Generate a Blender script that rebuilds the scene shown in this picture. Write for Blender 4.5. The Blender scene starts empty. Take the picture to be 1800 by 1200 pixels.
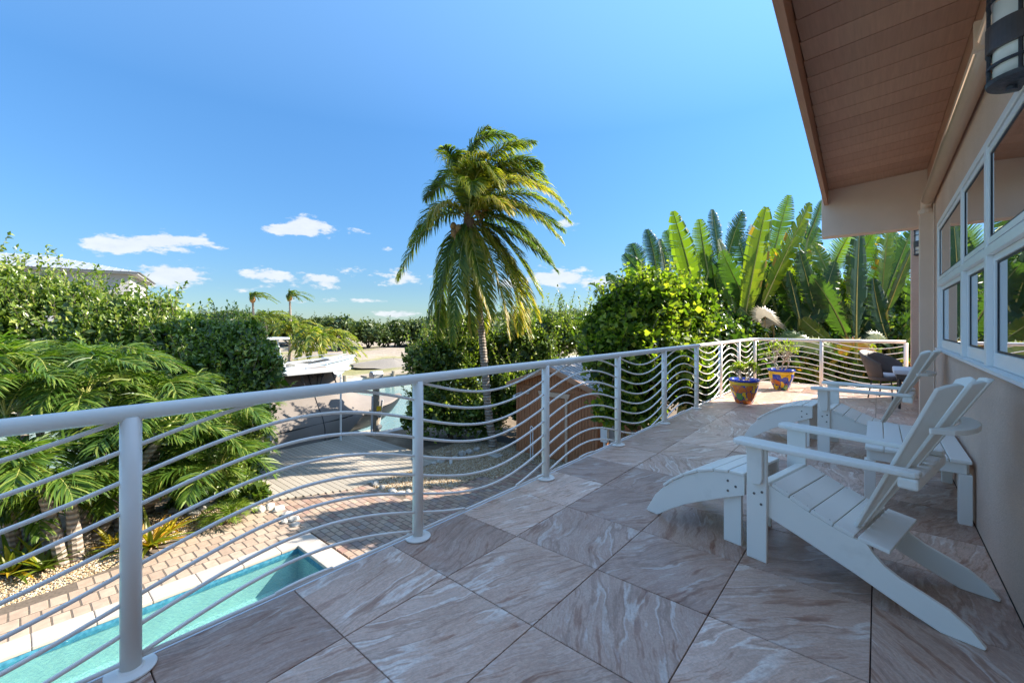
import bpy, bmesh, math, random
import numpy as np
from mathutils import Vector, Matrix, Euler
random.seed(7); rng = np.random.default_rng(11)
S = bpy.context.scene; COL = S.collection
R = math.radians; PI = math.pi
# ------------------------------------------------------------ camera
# world axes: X across the terrace towards the house wall, Y along the wall, terrace top at z = 0, garden at z = -2.75
PSI = .7055; FL = 755.0; HY = 570.0; EYE = 1.43
c_, s_ = math.cos(PSI), math.sin(PSI)
cam = bpy.data.cameras.new('camera'); camo = bpy.data.objects.new('camera', cam); COL.objects.link(camo)
cam.sensor_width = 36; cam.lens = FL/1800*36; cam.shift_y = -(600-HY)/1800
cam.clip_start = .05; cam.clip_end = 6000
camo.location = (0, 0, EYE); camo.rotation_euler = (R(90), 0, PSI)
S.camera = camo
# ------------------------------------------------------------ light
SUN_EL = R(36); SUN_DIR = Vector((.57*math.cos(SUN_EL), .82*math.cos(SUN_EL), math.sin(SUN_EL))).normalized()
W_ = bpy.data.worlds.new('World'); S.world = W_; W_.use_nodes = True
sun = bpy.data.lights.new('sun', 'SUN'); suno = bpy.data.objects.new('sun', sun); COL.objects.link(suno)
sun.energy = 2.0; sun.angle = R(.53); sun.color = (1, .93, .82)
suno.rotation_euler = SUN_DIR.to_track_quat('Z', 'Y').to_euler()
suno.location = (5, 5, 30)
S.view_settings.view_transform = 'Standard'; S.view_settings.look = 'None'
S.view_settings.exposure = 2.9; S.view_settings.gamma = 1; S.view_settings.use_curve_mapping = False
S.render.engine = 'CYCLES'
S.cycles.max_bounces = 8; S.cycles.diffuse_bounces = 4; S.cycles.transparent_max_bounces = 12

def at(px, py, Z):            # a point at distance Z along the view axis, from where it stands in the photograph
    X = (px-900)/FL*Z
    return Vector((X*c_-Z*s_, X*s_+Z*c_, EYE-(py-HY)/FL*Z))
def gz(px, Z, z):
    p = at(px, HY, Z); return Vector((p.x, p.y, z))
RIGHT = Vector((c_, s_, 0)); FWD = Vector((-s_, c_, 0))

def world_nodes():
    nt = W_.node_tree; nt.nodes.clear(); N = nt.nodes.new; L = nt.links.new
    def M(op, a, b=None, c=None, clamp=False):
        n = N('ShaderNodeMath'); n.operation = op; n.use_clamp = clamp
        for i, v in enumerate((a, b, c)):
            if v is None: continue
            if isinstance(v, (int, float)): n.inputs[i].default_value = v
            else: L(v, n.inputs[i])
        return n.outputs[0]
    tc = N('ShaderNodeTexCoord'); d = tc.outputs['Generated']
    def dot(v):
        n = N('ShaderNodeVectorMath'); n.operation = 'DOT_PRODUCT'; L(d, n.inputs[0]); n.inputs[1].default_value = v; return n.outputs['Value']
    sep = N('ShaderNodeSeparateXYZ'); L(d, sep.inputs[0])
    clouds = [(300,424,52,12,1.),(196,434,24,8,.8),(540,398,36,17,1.1),(485,404,32,6,.8),(290,488,34,14,.85),(632,409,34,9,.6),(622,470,24,8,.8),
              (465,482,28,13,.8),(562,494,42,14,.95),(705,488,50,18,.9),(985,486,72,20,1.),(992,394,30,14,.8),(700,244,34,5,.22),(676,437,18,6,.7),
              (640,528,60,5,.7),(705,552,50,7,.9),(330,478,30,12,.5),(1090,500,60,14,.7),(880,500,50,15,.7),(500,530,60,5,.5),(440,512,40,6,.5)]
    tot = None
    for px, py, w, h, a in clouds:
        v = (at(px, py, 1)-Vector((0,0,EYE))); r = v.length; v.normalize()
        rt = v.cross(Vector((0,0,1))).normalized(); up = rt.cross(v).normalized()
        x = M('MULTIPLY', dot(rt), FL/(w*.88)/r); y = M('MULTIPLY', dot(up), FL/(h*.85)/r)
        q = M('ADD', M('MULTIPLY', x, x), M('MULTIPLY', y, y))
        front = M('GREATER_THAN', dot(v), .5)
        g = M('MULTIPLY', M('EXPONENT', M('MULTIPLY', q, -.75)), a)
        g = M('MULTIPLY', g, front)
        g = M('MULTIPLY', g, 1.10)
        tot = g if tot is None else M('ADD', tot, g)
    mp = N('ShaderNodeMapping'); L(d, mp.inputs[0]); mp.inputs['Scale'].default_value = (1,1,2.6)
    nz = N('ShaderNodeTexNoise'); L(mp.outputs[0], nz.inputs['Vector']); nz.inputs['Scale'].default_value = 24; nz.inputs['Detail'].default_value = 8; nz.inputs['Roughness'].default_value = .62
    big = N('ShaderNodeTexNoise'); L(mp.outputs[0], big.inputs['Vector']); big.inputs['Scale'].default_value = 5; big.inputs['Detail'].default_value = 3
    # a general low band of small cumulus so the sky goes on outside the frame
    el = M('SUBTRACT', sep.outputs[2], .07); band = M('EXPONENT', M('MULTIPLY', M('MULTIPLY', el, el), -220))
    gen = M('MULTIPLY', M('MULTIPLY', M('SUBTRACT', big.outputs[0], .50), 3.2), band, clamp=True)
    infront = M('GREATER_THAN', dot(tuple(FWD)), .55)
    gen = M('MULTIPLY', gen, M('SUBTRACT', 1.0, M('MULTIPLY', infront, .75)))
    val = M('ADD', M('ADD', tot, gen), M('MULTIPLY', M('SUBTRACT', nz.outputs[0], .52), 2.3))
    mr = N('ShaderNodeMapRange'); mr.interpolation_type = 'SMOOTHSTEP'; L(val, mr.inputs[0]); mr.inputs[1].default_value = .52; mr.inputs[2].default_value = .92
    up0 = M('MULTIPLY', M('ADD', tot, gen), 3.0, clamp=True)
    mask = M('MULTIPLY', M('MULTIPLY', mr.outputs[0], up0), .9)
    sky = N('ShaderNodeTexSky'); sky.sky_type = 'NISHITA'; sky.sun_disc = False
    sky.sun_elevation = SUN_EL; sky.sun_rotation = math.atan2(SUN_DIR.x, SUN_DIR.y)
    sky.air_density = 1.0; sky.dust_density = .1; sky.ozone_density = 1.3; sky.altitude = 0
    mix = N('ShaderNodeMix'); mix.data_type = 'RGBA'; L(mask, mix.inputs[0])
    tn = N('ShaderNodeMix'); tn.data_type = 'RGBA'; tn.blend_type = 'MULTIPLY'; tn.inputs[0].default_value = 1; L(sky.outputs[0], tn.inputs[6]); rp = N('ShaderNodeValToRGB'); L(sep.outputs[2], rp.inputs[0]); el_ = rp.color_ramp.elements
    el_[0].position = 0; el_[0].color = (.066,.092,.122,1); el_[1].position = .9; el_[1].color = (.78,.74,.66,1)
    for p_, c3 in ((.08,(.068,.098,.132,1)),(.2,(.078,.128,.172,1)),(.4,(.096,.168,.222,1)),(.6,(.21,.29,.33,1))): e_ = el_.new(p_); e_.color = c3
    L(rp.outputs[0], tn.inputs[7])
    L(tn.outputs[2], mix.inputs[6])
    cn = N('ShaderNodeMix'); cn.data_type = 'RGBA'; L(nz.outputs[0], cn.inputs[0]); cn.inputs[6].default_value = (.66,.73,.82,1); cn.inputs[7].default_value = (.93,.97,1.0,1)
    L(cn.outputs[2], mix.inputs[7])
    bg = N('ShaderNodeBackground'); bg.inputs[1].default_value = .15; L(mix.outputs[2], bg.inputs[0])
    out = N('ShaderNodeOutputWorld'); L(bg.outputs[0], out.inputs[0])
world_nodes()

# ------------------------------------------------------------ materials
class NT:
    def __init__(s, name, rough=.6, spec=.5):
        s.m = bpy.data.materials.new(name); s.m.use_nodes = True; s.t = s.m.node_tree
        s.b = s.t.nodes['Principled BSDF']; s.out = s.t.nodes['Material Output']
        s.b.inputs['Roughness'].default_value = rough; s.b.inputs['Specular IOR Level'].default_value = spec
    def n(s, typ, **k):
        x = s.t.nodes.new('ShaderNode'+typ)
        for a, b in k.items(): setattr(x, a, b)
        return x
    def l(s, a, b): s.t.links.new(a, b)
    def tc(s, kind='Object'): return s.n('TexCoord').outputs[kind]
    def pos(s): return s.n('NewGeometry').outputs['Position']
    def map(s, v, scale=(1,1,1), loc=None, rot=(0,0,0)):
        m = s.n('Mapping'); s.l(v, m.inputs[0]); m.inputs['Scale'].default_value = scale; m.inputs['Rotation'].default_value = rot
        if loc is not None:
            if isinstance(loc, tuple): m.inputs['Location'].default_value = loc
            else: s.l(loc, m.inputs['Location'])
        return m.outputs[0]
    def noise(s, v, scale, detail=5, rough=.55, dist=0):
        x = s.n('TexNoise'); s.l(v, x.inputs['Vector']); x.inputs['Scale'].default_value = scale; x.inputs['Detail'].default_value = detail
        x.inputs['Roughness'].default_value = rough; x.inputs['Distortion'].default_value = dist; return x.outputs[0]
    def ramp(s, f, stops, const=False):
        r = s.n('ValToRGB'); s.l(f, r.inputs[0]); e = r.color_ramp.elements
        if const: r.color_ramp.interpolation = 'CONSTANT'
        e[0].position = stops[0][0]; e[0].color = (*stops[0][1], 1); e[1].position = stops[-1][0]; e[1].color = (*stops[-1][1], 1)
        for p, c in stops[1:-1]: q = e.new(p); q.color = (*c, 1)
        return r.outputs[0]
    def mixc(s, f, a, b, mode='MIX'):
        m = s.n('Mix', data_type='RGBA', blend_type=mode)
        for i, v in ((0, f), (6, a), (7, b)):
            if isinstance(v, (int, float)): m.inputs[i].default_value = v
            elif isinstance(v, tuple): m.inputs[i].default_value = (*v, 1) if len(v) == 3 else v
            else: s.l(v, m.inputs[i])
        return m.outputs[2]
    def math(s, op, a, b=0., clamp=False):
        n = s.n('Math', operation=op); n.use_clamp = clamp
        for i, v in enumerate((a, b)):
            if isinstance(v, (int, float)): n.inputs[i].default_value = v
            else: s.l(v, n.inputs[i])
        return n.outputs[0]
    def bump(s, h, strength=.3, dist=.01):
        b = s.n('Bump'); s.l(h, b.inputs['Height']); b.inputs['Strength'].default_value = strength; b.inputs['Distance'].default_value = dist
        s.l(b.outputs[0], s.b.inputs['Normal'])
    def col(s, c):
        if isinstance(c, tuple): s.b.inputs['Base Color'].default_value = (*c, 1)
        else: s.l(c, s.b.inputs['Base Color'])
    def rnd(s): return s.n('ObjectInfo').outputs['Random']
    def attr(s, name='tint'): return s.n('Attribute', attribute_name=name).outputs['Fac']

def plain(name, c, rough=.5, var=.08, scale=6, bump=0, bscale=60, spec=.5, metal=0):
    t = NT(name, rough, spec); f = t.noise(t.pos(), scale, 5)
    lo = tuple(x*(1-var) for x in c); hi = tuple(min(1, x*(1+var)) for x in c)
    t.col(t.ramp(f, [(.3, lo), (.7, hi)])); t.b.inputs['Metallic'].default_value = metal
    if bump: t.bump(t.noise(t.pos(), bscale, 4), bump, .004)
    return t.m
def leafmat(name, stops, trans=.35, rough=.42, spec=.35, tcol=None):
    t = NT(name, rough, spec); a = t.attr()
    col = t.ramp(a, stops); nz = t.noise(t.pos(), 1.3, 3)
    col = t.mixc(.55, col, t.ramp(nz, [(.3, (.62,.66,.55)), (.7, (1.25,1.22,1.1))]), 'MULTIPLY'); t.col(col)
    tr = t.n('BsdfTranslucent'); t.l(t.mixc(1., col, tcol or (1.9,2.1,.75), 'MULTIPLY'), tr.inputs[0])
    ms = t.n('MixShader'); ms.inputs[0].default_value = trans; t.l(t.b.outputs[0], ms.inputs[1]); t.l(tr.outputs[0], ms.inputs[2]); t.l(ms.outputs[0], t.out.inputs[0])
    return t.m

M = {}
M['rail'] = plain('white_rail_paint', (.84,.79,.72), .28, .02, spec=.5)
t = NT('white_lumber', .42, .5); f = t.noise(t.pos(), 7, 6, .65); g = t.noise(t.map(t.tc('Object'), (3,3,60)), 3, 4)
t.col(t.mixc(t.ramp(f, [(.60,(0,0,0)),(.78,(.5,.5,.5))]), (.89,.825,.73), (.72,.65,.55))); t.bump(g, .10, .002); M['poly'] = t.m
M['screw'] = plain('dull_screw', (.16,.14,.12), .4, .1, metal=.6)
M['stucco_x'] = None
t = NT('pink_stucco', .9, .2); f = t.noise(t.pos(), 2.2, 5); g = t.noise(t.pos(), 160, 3)
col = t.ramp(f, [(.3, (.72,.49,.36)), (.7, (.80,.565,.43))]); t.col(t.mixc(.35, col, t.ramp(g, [(.38, (.66,.63,.62)), (.62, (1.18,1.16,1.16))]), 'MULTIPLY'))
t.bump(t.math('ADD', t.noise(t.pos(), 95, 4, .7), t.math('MULTIPLY', t.noise(t.pos(), 26, 3), .6)), .75, .012); M['stucco'] = t.m
M['beam'] = plain('smooth_tan_render', (.82,.60,.46), .85, .04, 3, .12, 60, .2)
M['gutter'] = plain('tan_gutter_paint', (.80,.58,.43), .45, .03, 5)
t = NT('brown_painted_wood', .55, .35); mp = t.map(t.pos(), (26,1.6,26)); f = t.noise(mp, 2., 7, .6)
r_ = t.rnd(); base = t.ramp(r_, [(0, (.47,.245,.155)), (1, (.54,.29,.185))])
spots = t.noise(t.pos(), 34, 2); t.col(t.mixc(.5, base, t.ramp(f, [(.3, (.8,.8,.8)), (.7, (1.15,1.15,1.15))]), 'MULTIPLY'))
t.bump(f, .25, .004); M['brown'] = t.m
t = NT('fascia_paint', .5, .35); f = t.noise(t.map(t.pos(), (30,1.2,30)), 2, 6); t.col(t.ramp(f, [(.3, (.46,.22,.13)), (.7, (.54,.27,.165))])); t.bump(f, .2, .003); M['fascia'] = t.m
M['winframe'] = plain('white_window_frame', (.86,.85,.82), .3, .015)
M['gasket'] = plain('black_gasket', (.02,.022,.03), .5, .1)
M['curtain'] = plain('pale_curtain', (.62,.66,.70), .8, .06, 20)
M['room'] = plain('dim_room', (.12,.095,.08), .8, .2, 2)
t = NT('window_glass', .0); gl = t.n('BsdfGlossy'); gl.inputs['Roughness'].default_value = .005; gl.inputs[0].default_value = (.95,.97,1,1)
tp = t.n('BsdfTransparent'); tp.inputs[0].default_value = (.55,.6,.6,1)
lw = t.n('LayerWeight'); lw.inputs[0].default_value = .5
ms = t.n('MixShader'); t.l(t.math('ADD', t.math('MULTIPLY', t.math('POWER', lw.outputs['Facing'], 3.), .8), .30, True), ms.inputs[0]); t.l(tp.outputs[0], ms.inputs[1]); t.l(gl.outputs[0], ms.inputs[2]); t.l(ms.outputs[0], t.out.inputs[0]); M['glass'] = t.m
M['iron'] = plain('pitted_black_iron', (.035,.035,.045), .5, .5, 60, .6, 120)
M['band'] = plain('dark_bronze_band', (.075,.062,.060), .4, .2, 20)
t = NT('opal_glass', .25); t.col((.86,.87,.84)); t.b.inputs['Subsurface Weight'].default_value = 0; M['opal'] = t.m
# terrace tile
def tilemat():
    t = NT('stone_look_tile', .38, .45)
    rn = t.rnd(); cx = t.n('CombineXYZ')
    t.l(t.math('MULTIPLY', rn, 91.), cx.inputs[0]); t.l(t.math('MULTIPLY', rn, 47.), cx.inputs[1]); t.l(t.math('MULTIPLY', rn, 23.), cx.inputs[2])
    o = t.tc('Object')
    rot = t.n('VectorRotate', rotation_type='Z_AXIS'); t.l(o, rot.inputs['Vector'])
    ang = t.math('MULTIPLY', t.math('SUBTRACT', rn, .5), 1.6); t.l(t.math('ADD', ang, .15), rot.inputs['Angle'])
    wv = t.noise(rot.outputs[0], 1.3, 4, .5)   # warp
    ad = t.n('VectorMath', operation='ADD'); t.l(rot.outputs[0], ad.inputs[0])
    wsc = t.n('VectorMath', operation='SCALE'); nn = t.n('TexNoise'); t.l(t.map(o, (1,1,1), cx.outputs[0]), nn.inputs['Vector']); nn.inputs['Scale'].default_value = 2.0; nn.inputs['Detail'].default_value = 5
    t.l(nn.outputs['Color'], wsc.inputs[0]); wsc.inputs['Scale'].default_value = .19; t.l(wsc.outputs[0], ad.inputs[1])
    v = t.map(ad.outputs[0], (10.5,1.5,1), cx.outputs[0])
    streak = t.noise(v, 1.5, 12, .66)
    patch = t.noise(t.map(o, (1,1,1), cx.outputs[0]), 2.3, 5, .6)
    v2 = t.map(ad.outputs[0], (4.2,.7,1), cx.outputs[0])
    ridge = t.noise(v2, 1.5, 7, .52)
    base = t.ramp(streak, [(.31, (.27,.115,.065)), (.395, (.46,.255,.165)), (.46, (.68,.49,.375)), (.52, (.55,.355,.26)), (.57, (.70,.53,.42)), (.64, (.58,.385,.29)), (.70, (.84,.74,.64))])
    base = t.mixc(t.ramp(patch, [(.40, (0,0,0)), (.60, (1,1,1))]), base, t.mixc(.32, base, (.66,.50,.405)))
    base = t.mixc(t.ramp(t.noise(t.map(o, (1,1,1), (5.,9.,3.)), 1.7, 4), [(.55, (0,0,0)), (.75, (.6,.6,.6))]), base, t.mixc(.7, base, (.30,.185,.12)))
    vein = t.math('ABSOLUTE', t.math('SUBTRACT', ridge, .5)); vm = t.ramp(vein, [(.0, (1,1,1)), (.012, (.6,.6,.6)), (.026, (0,0,0))])
    vf = t.math('MULTIPLY', vm, t.ramp(patch, [(.45, (0,0,0)), (.56, (1,1,1))])); base = t.mixc(t.math('MULTIPLY', vf, .8), base, (.84,.78,.70))
    dv = t.math('ABSOLUTE', t.math('SUBTRACT', ridge, .545)); dvm = t.ramp(dv, [(0, (1,1,1)), (.022, (0,0,0))])
    base = t.mixc(t.math('MULTIPLY', dvm, .5), base, (.30,.175,.11))
    spk = t.noise(t.map(o, (1,1,1), cx.outputs[0]), 70, 6, .7); base = t.mixc(.6, base, t.ramp(spk, [(.3, (.66,.65,.66)), (.68, (1.22,1.22,1.22))]), 'MULTIPLY')
    # per tile tone
    pt = t.math('FRACT', t.math('MULTIPLY', rn, 17.3)); base = t.mixc(.8, base, t.ramp(pt, [(0, (.62,.53,.50)), (1, (1.20,1.12,1.07))]), 'MULTIPLY')
    t.col(base)
    h = t.math('ADD', t.math('MULTIPLY', streak, .8), t.math('MULTIPLY', spk, .55)); t.bump(h, .8, .006)
    t.l(t.ramp(spk, [(.3, (.30,)*3), (.7, (.52,)*3)]), t.b.inputs['Roughness'])
    return t.m
M['tile'] = tilemat()
M['grout'] = plain('dark_grout', (.075,.055,.05), .9, .5, 14)
M['slab'] = plain('terrace_slab_paint', (.68,.68,.70), .5, .05)
# garden surfaces
t = NT('brick_paver', .85, .2); r_ = t.rnd(); a = t.attr()
pcol = [(0,(0.2592,0.162,0.1188)),(.2,(0.3312,0.2304,0.1656)),(.4,(0.3744,0.2808,0.2016)),(.55,(0.288,0.1728,0.1332)),(.72,(0.36,0.288,0.2232)),(.88,(0.2376,0.1764,0.1512)),(1,(0.3456,0.2448,0.1764))]
f = t.noise(t.pos(), 9, 6); t.col(t.mixc(.6, t.ramp(a, pcol), t.ramp(f, [(.3,(.75,.75,.75)),(.7,(1.2,1.2,1.2))]), 'MULTIPLY')); t.bump(t.noise(t.pos(), 70, 4), .5, .006); M['paver_attr'] = t.m
t = NT('tan_paver', .85, .2); r_ = t.rnd(); f = t.noise(t.pos(), 9, 6)
t.col(t.mixc(.6, t.ramp(r_, [(0,(.31,.22,.158)),(.5,(.38,.29,.215)),(1,(.345,.25,.18))]), t.ramp(f, [(.3,(.75,.75,.75)),(.7,(1.2,1.2,1.2))]), 'MULTIPLY')); t.bump(t.noise(t.pos(), 70, 4), .5, .006); M['paver_tan'] = t.m
t = NT('mixed_paver', .85, .2); r_ = t.rnd(); f = t.noise(t.pos(), 9, 6)
t.col(t.mixc(.6, t.ramp(r_, pcol), t.ramp(f, [(.3,(.75,.75,.75)),(.7,(1.2,1.2,1.2))]), 'MULTIPLY')); t.bump(t.noise(t.pos(), 70, 4), .5, .006); M['paver_mix'] = t.m
M['sandjoint'] = plain('joint_sand', (.12,.09,.065), .95, .3, 20)
M['coping'] = plain('cream_coping', (.40,.345,.285), .75, .07, 3, .3, 50)
t = NT('waterline_tile', .2); vo = t.n('TexVoronoi'); t.l(t.pos(), vo.inputs['Vector']); vo.inputs['Scale'].default_value = 18
t.col(t.ramp(vo.outputs['Distance'], [(0,(.02,.12,.20)),(1,(.08,.27,.36))])); M['wline'] = t.m
M['plaster'] = plain('pool_plaster', (.30,.43,.40), .7, .10, 3)
t = NT('pool_water', .02); gl = t.n('BsdfGlossy'); gl.inputs['Roughness'].default_value = .03; tp = t.n('BsdfTransparent'); tp.inputs[0].default_value = (.76,.95,.92,1)
nz = t.noise(t.map(t.pos(), (1,1.8,1)), 14, 4, .55, .4); b = t.n('Bump'); t.l(nz, b.inputs['Height']); b.inputs['Strength'].default_value = .9; b.inputs['Distance'].default_value = .06; t.l(b.outputs[0], gl.inputs['Normal'])
lw = t.n('LayerWeight'); lw.inputs[0].default_value = .5; t.l(b.outputs[0], lw.inputs['Normal']); fr = t.math('ADD', t.math('MULTIPLY', t.math('POWER', lw.outputs['Facing'], 3.), .8), .04, True); ms = t.n('MixShader'); t.l(fr, ms.inputs[0]); t.l(tp.outputs[0], ms.inputs[1]); t.l(gl.outputs[0], ms.inputs[2]); t.l(ms.outputs[0], t.out.inputs[0]); M['poolwater'] = t.m
t = NT('canal_water', .1, .5); nz = t.noise(t.map(t.pos(), (1.3,.8,1)), 4.2, 6, .6, .4); t.col(t.ramp(t.noise(t.pos(), .08, 3), [(.3,(.12,.20,.18)),(.7,(.17,.26,.235))])); t.bump(nz, .55, .12); M['canal'] = t.m
t = NT('soil', .95, .15); f = t.noise(t.pos(), 3, 7); g = t.noise(t.pos(), 45, 5); t.col(t.mixc(.7, t.ramp(f, [(.3,(.12,.085,.055)),(.7,(.24,.18,.12))]), t.ramp(g, [(.3,(.6,.6,.6)),(.7,(1.4,1.4,1.4))]), 'MULTIPLY')); t.bump(g, .8, .02); M['soil'] = t.m
t = NT('gravel_base', .9, .2); vo = t.n('TexVoronoi'); t.l(t.pos(), vo.inputs['Vector']); vo.inputs['Scale'].default_value = 34; sp = t.n('SeparateColor'); t.l(vo.outputs['Color'], sp.inputs[0])
t.col(t.ramp(sp.outputs[0], [(0,(.30,.20,.11)),(.35,(.48,.35,.20)),(.7,(.58,.46,.30)),(1,(.70,.62,.48))])); t.bump(t.math('SUBTRACT', 1., vo.outputs['Distance']), 1., .03); M['gravel'] = t.m
t = NT('pebble', .8, .25); t.col(t.ramp(t.attr(), [(0,(.19,.115,.055)),(.3,(.35,.235,.125)),(.6,(.42,.32,.195)),(.85,(.52,.46,.36)),(1,(.30,.27,.23))])); M['pebble'] = t.m
t = NT('coral_sand', .95, .15); f = t.noise(t.map(t.pos(), (1.2,.5,1)), .16, 8, .62); g = t.noise(t.pos(), 1.4, 8, .7)
sand = t.ramp(g, [(.3,(.23,.185,.135)),(.55,(.32,.26,.20)),(.75,(.38,.325,.255))]); grass = t.ramp(g, [(.3,(.15,.15,.05)),(.7,(.28,.26,.11))])
t.col(t.mixc(t.ramp(f, [(.53,(0,0,0)),(.60,(.8,.8,.8))]), sand, grass)); t.bump(g, .8, .15); M['sand'] = t.m
M['rubble'] = plain('grey_gravel_heap', (.24,.205,.165), .95, .2, 12, .8, 20)
t = NT('composite_plank', .7, .3); r_ = t.rnd(); f = t.noise(t.map(t.pos(), (2,30,2)), 2, 6); t.col(t.mixc(.6, t.ramp(r_, [(0,(.29,.25,.195)),(1,(.36,.31,.245))]), t.ramp(f, [(.3,(.85,.85,.85)),(.7,(1.12,1.12,1.12))]), 'MULTIPLY')); M['plank'] = t.m
M['concrete'] = plain('weathered_concrete', (.42,.40,.36), .9, .12, 4, .5, 40)
M['rock'] = plain('pale_limestone', (.38,.355,.31), .95, .3, 7, .9, 18)
M['piling'] = plain('timber_piling', (.27,.22,.16), .85, .25, 8, .6, 30)
M['alu'] = plain('aluminium', (.55,.56,.57), .35, .08, 8, metal=.7)
M['greypole'] = plain('weathered_grey_post', (.46,.44,.42), .7, .12, 5)
M['pvc'] = plain('white_pvc', (.78,.78,.76), .4, .03)
M['shed'] = None
t = NT('shed_brown_stain', .7, .25); f = t.noise(t.map(t.pos(), (14,14,1.2)), 2, 6); t.col(t.ramp(f, [(.3,(.36,.145,.066)),(.7,(.46,.20,.095))])); M['shed'] = t.m
M['shedtrim'] = plain('shed_tan_trim', (.60,.41,.28), .6, .06)
M['shedfascia'] = plain('shed_fascia', (.42,.21,.115), .6, .08)
M['shedroof'] = plain('grey_metal_sheet', (.33,.30,.29), .5, .08, 2)
M['cover'] = plain('taupe_canvas', (.205,.175,.152), .85, .05, 2, .25, 200, .2)
M['charcoal'] = plain('charcoal_hull', (.018,.017,.019), .4, .15, 3)
M['black'] = plain('black_plastic', (.02,.02,.022), .4, .2)
M['gel'] = plain('white_gelcoat', (.52,.52,.51), .2, .02)
M['gelcream'] = plain('cream_nonskid', (.62,.58,.5), .7, .05)
M['tint'] = plain('tinted_screen', (.03,.07,.07), .08, .2)
M['whitewall'] = plain('white_house_wall', (.40,.385,.37), .8, .03)
M['metalroof'] = plain('white_metal_roof', (.27,.285,.32), .4, .03)
M['blue'] = plain('blue_shutter', (.03,.16,.55), .5, .08)
M['darkglass'] = plain('dark_window', (.05,.07,.09), .1, .2)
t = NT('wicker', .55, .4); ob = t.tc('Object'); w1 = t.n('TexWave'); t.l(ob, w1.inputs['Vector']); w1.inputs['Scale'].default_value = 22; w1.bands_direction = 'Z'; w2 = t.n('TexWave'); t.l(ob, w2.inputs['Vector']); w2.inputs['Scale'].default_value = 22; w2.bands_direction = 'X'
f = t.math('MULTIPLY', w1.outputs['Fac'], w2.outputs['Fac']); t.col(t.ramp(f, [(.1,(.10,.075,.06)),(.6,(.26,.20,.165))])); t.bump(f, .8, .01); M['wicker'] = t.m
M['darkmetal'] = plain('dark_metal_leg', (.03,.027,.026), .4, .2)
M['cushion'] = plain('white_cushion', (.72,.71,.73), .85, .04)
def talavera(seed):
    t = NT('painted_pot_glaze', .12, .6); o = t.map(t.tc('Object'), (1,1,1), (seed, seed*2., 0.)); vo = t.n('TexVoronoi'); w = t.n('VectorMath', operation='ADD'); t.l(o, w.inputs[0]); nn = t.n('TexNoise'); t.l(o, nn.inputs['Vector']); nn.inputs['Scale'].default_value = 7
    sc = t.n('VectorMath', operation='SCALE'); t.l(nn.outputs['Color'], sc.inputs[0]); sc.inputs['Scale'].default_value = .16; t.l(sc.outputs[0], w.inputs[1])
    t.l(w.outputs[0], vo.inputs['Vector']); vo.inputs['Scale'].default_value = 9.5; sp = t.n('SeparateColor'); t.l(vo.outputs['Color'], sp.inputs[0])
    c = t.ramp(sp.outputs[0], [(0,(.85,.50,.02)),(.20,(.66,.17,.02)),(.42,(.02,.05,.36)),(.58,(.85,.50,.02)),(.74,(.66,.17,.02)),(.84,(.02,.05,.36)),(.93,(.12,.30,.06))], True)
    ed = t.ramp(vo.outputs['Distance'], [(.0,(1,1,1)),(.12,(0,0,0))]); c = t.mixc(t.math('MULTIPLY', ed, .8), c, (.8,.45,.03))
    v2 = t.n('TexVoronoi', feature='DISTANCE_TO_EDGE'); t.l(w.outputs[0], v2.inputs['Vector']); v2.inputs['Scale'].default_value = 9.5
    c = t.mixc(t.ramp(v2.outputs[0], [(0,(1,1,1)),(.03,(1,1,1)),(.05,(0,0,0))]), c, (.02,.025,.2)); t.col(c); return t.m
M['potblue'] = plain('cobalt_glaze', (.015,.035,.36), .15, .2, 12); M['potyellow'] = plain('yellow_glaze', (.82,.50,.03), .15, .1, 12)
t = NT('palm_trunk_ringed', .9, .2); o = t.pos(); w = t.n('TexWave'); w.bands_direction = 'Z'; t.l(o, w.inputs['Vector']); w.inputs['Scale'].default_value = 3.2; w.inputs['Distortion'].default_value = 1.2
f = t.noise(o, 14, 6); t.col(t.mixc(.7, t.ramp(w.outputs['Fac'], [(.2,(.21,.165,.125)),(.75,(.37,.31,.255))]), t.ramp(f, [(.3,(.7,.7,.7)),(.7,(1.3,1.3,1.3))]), 'MULTIPLY')); t.bump(w.outputs['Fac'], .8, .02); M['trunk'] = t.m
M['crownshaft'] = plain('green_crownshaft', (.22,.28,.07), .45, .25, 8)
M['bark'] = plain('grey_bark', (.19,.14,.10), .9, .3, 12, .6, 30)
M['palebark'] = plain('pale_smooth_bark', (.46,.38,.28), .7, .15, 10)
M['husk'] = plain('brown_coconut', (.33,.17,.06), .7, .3, 10)
M['fibre'] = plain('palm_fibre', (.20,.12,.07), .95, .4, 30)
M['petiole'] = plain('yellow_green_stalk', (.32,.31,.08), .5, .15, 8)
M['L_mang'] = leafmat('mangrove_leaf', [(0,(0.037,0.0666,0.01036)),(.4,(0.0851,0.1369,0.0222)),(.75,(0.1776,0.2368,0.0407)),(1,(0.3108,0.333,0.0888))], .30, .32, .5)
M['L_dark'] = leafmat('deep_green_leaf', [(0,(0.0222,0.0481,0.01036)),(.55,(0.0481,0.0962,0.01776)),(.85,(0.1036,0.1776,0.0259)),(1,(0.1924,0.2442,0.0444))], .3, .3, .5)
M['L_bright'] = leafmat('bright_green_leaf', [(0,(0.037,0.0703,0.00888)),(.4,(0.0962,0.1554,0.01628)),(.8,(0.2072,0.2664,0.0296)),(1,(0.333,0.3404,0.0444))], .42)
M['L_palm'] = leafmat('palm_leaflet', [(0,(0.0333,0.074,0.01332)),(.5,(0.074,0.1369,0.02072)),(.8,(0.148,0.2072,0.0333)),(1,(0.2664,0.2812,0.0666))], .36)
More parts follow.
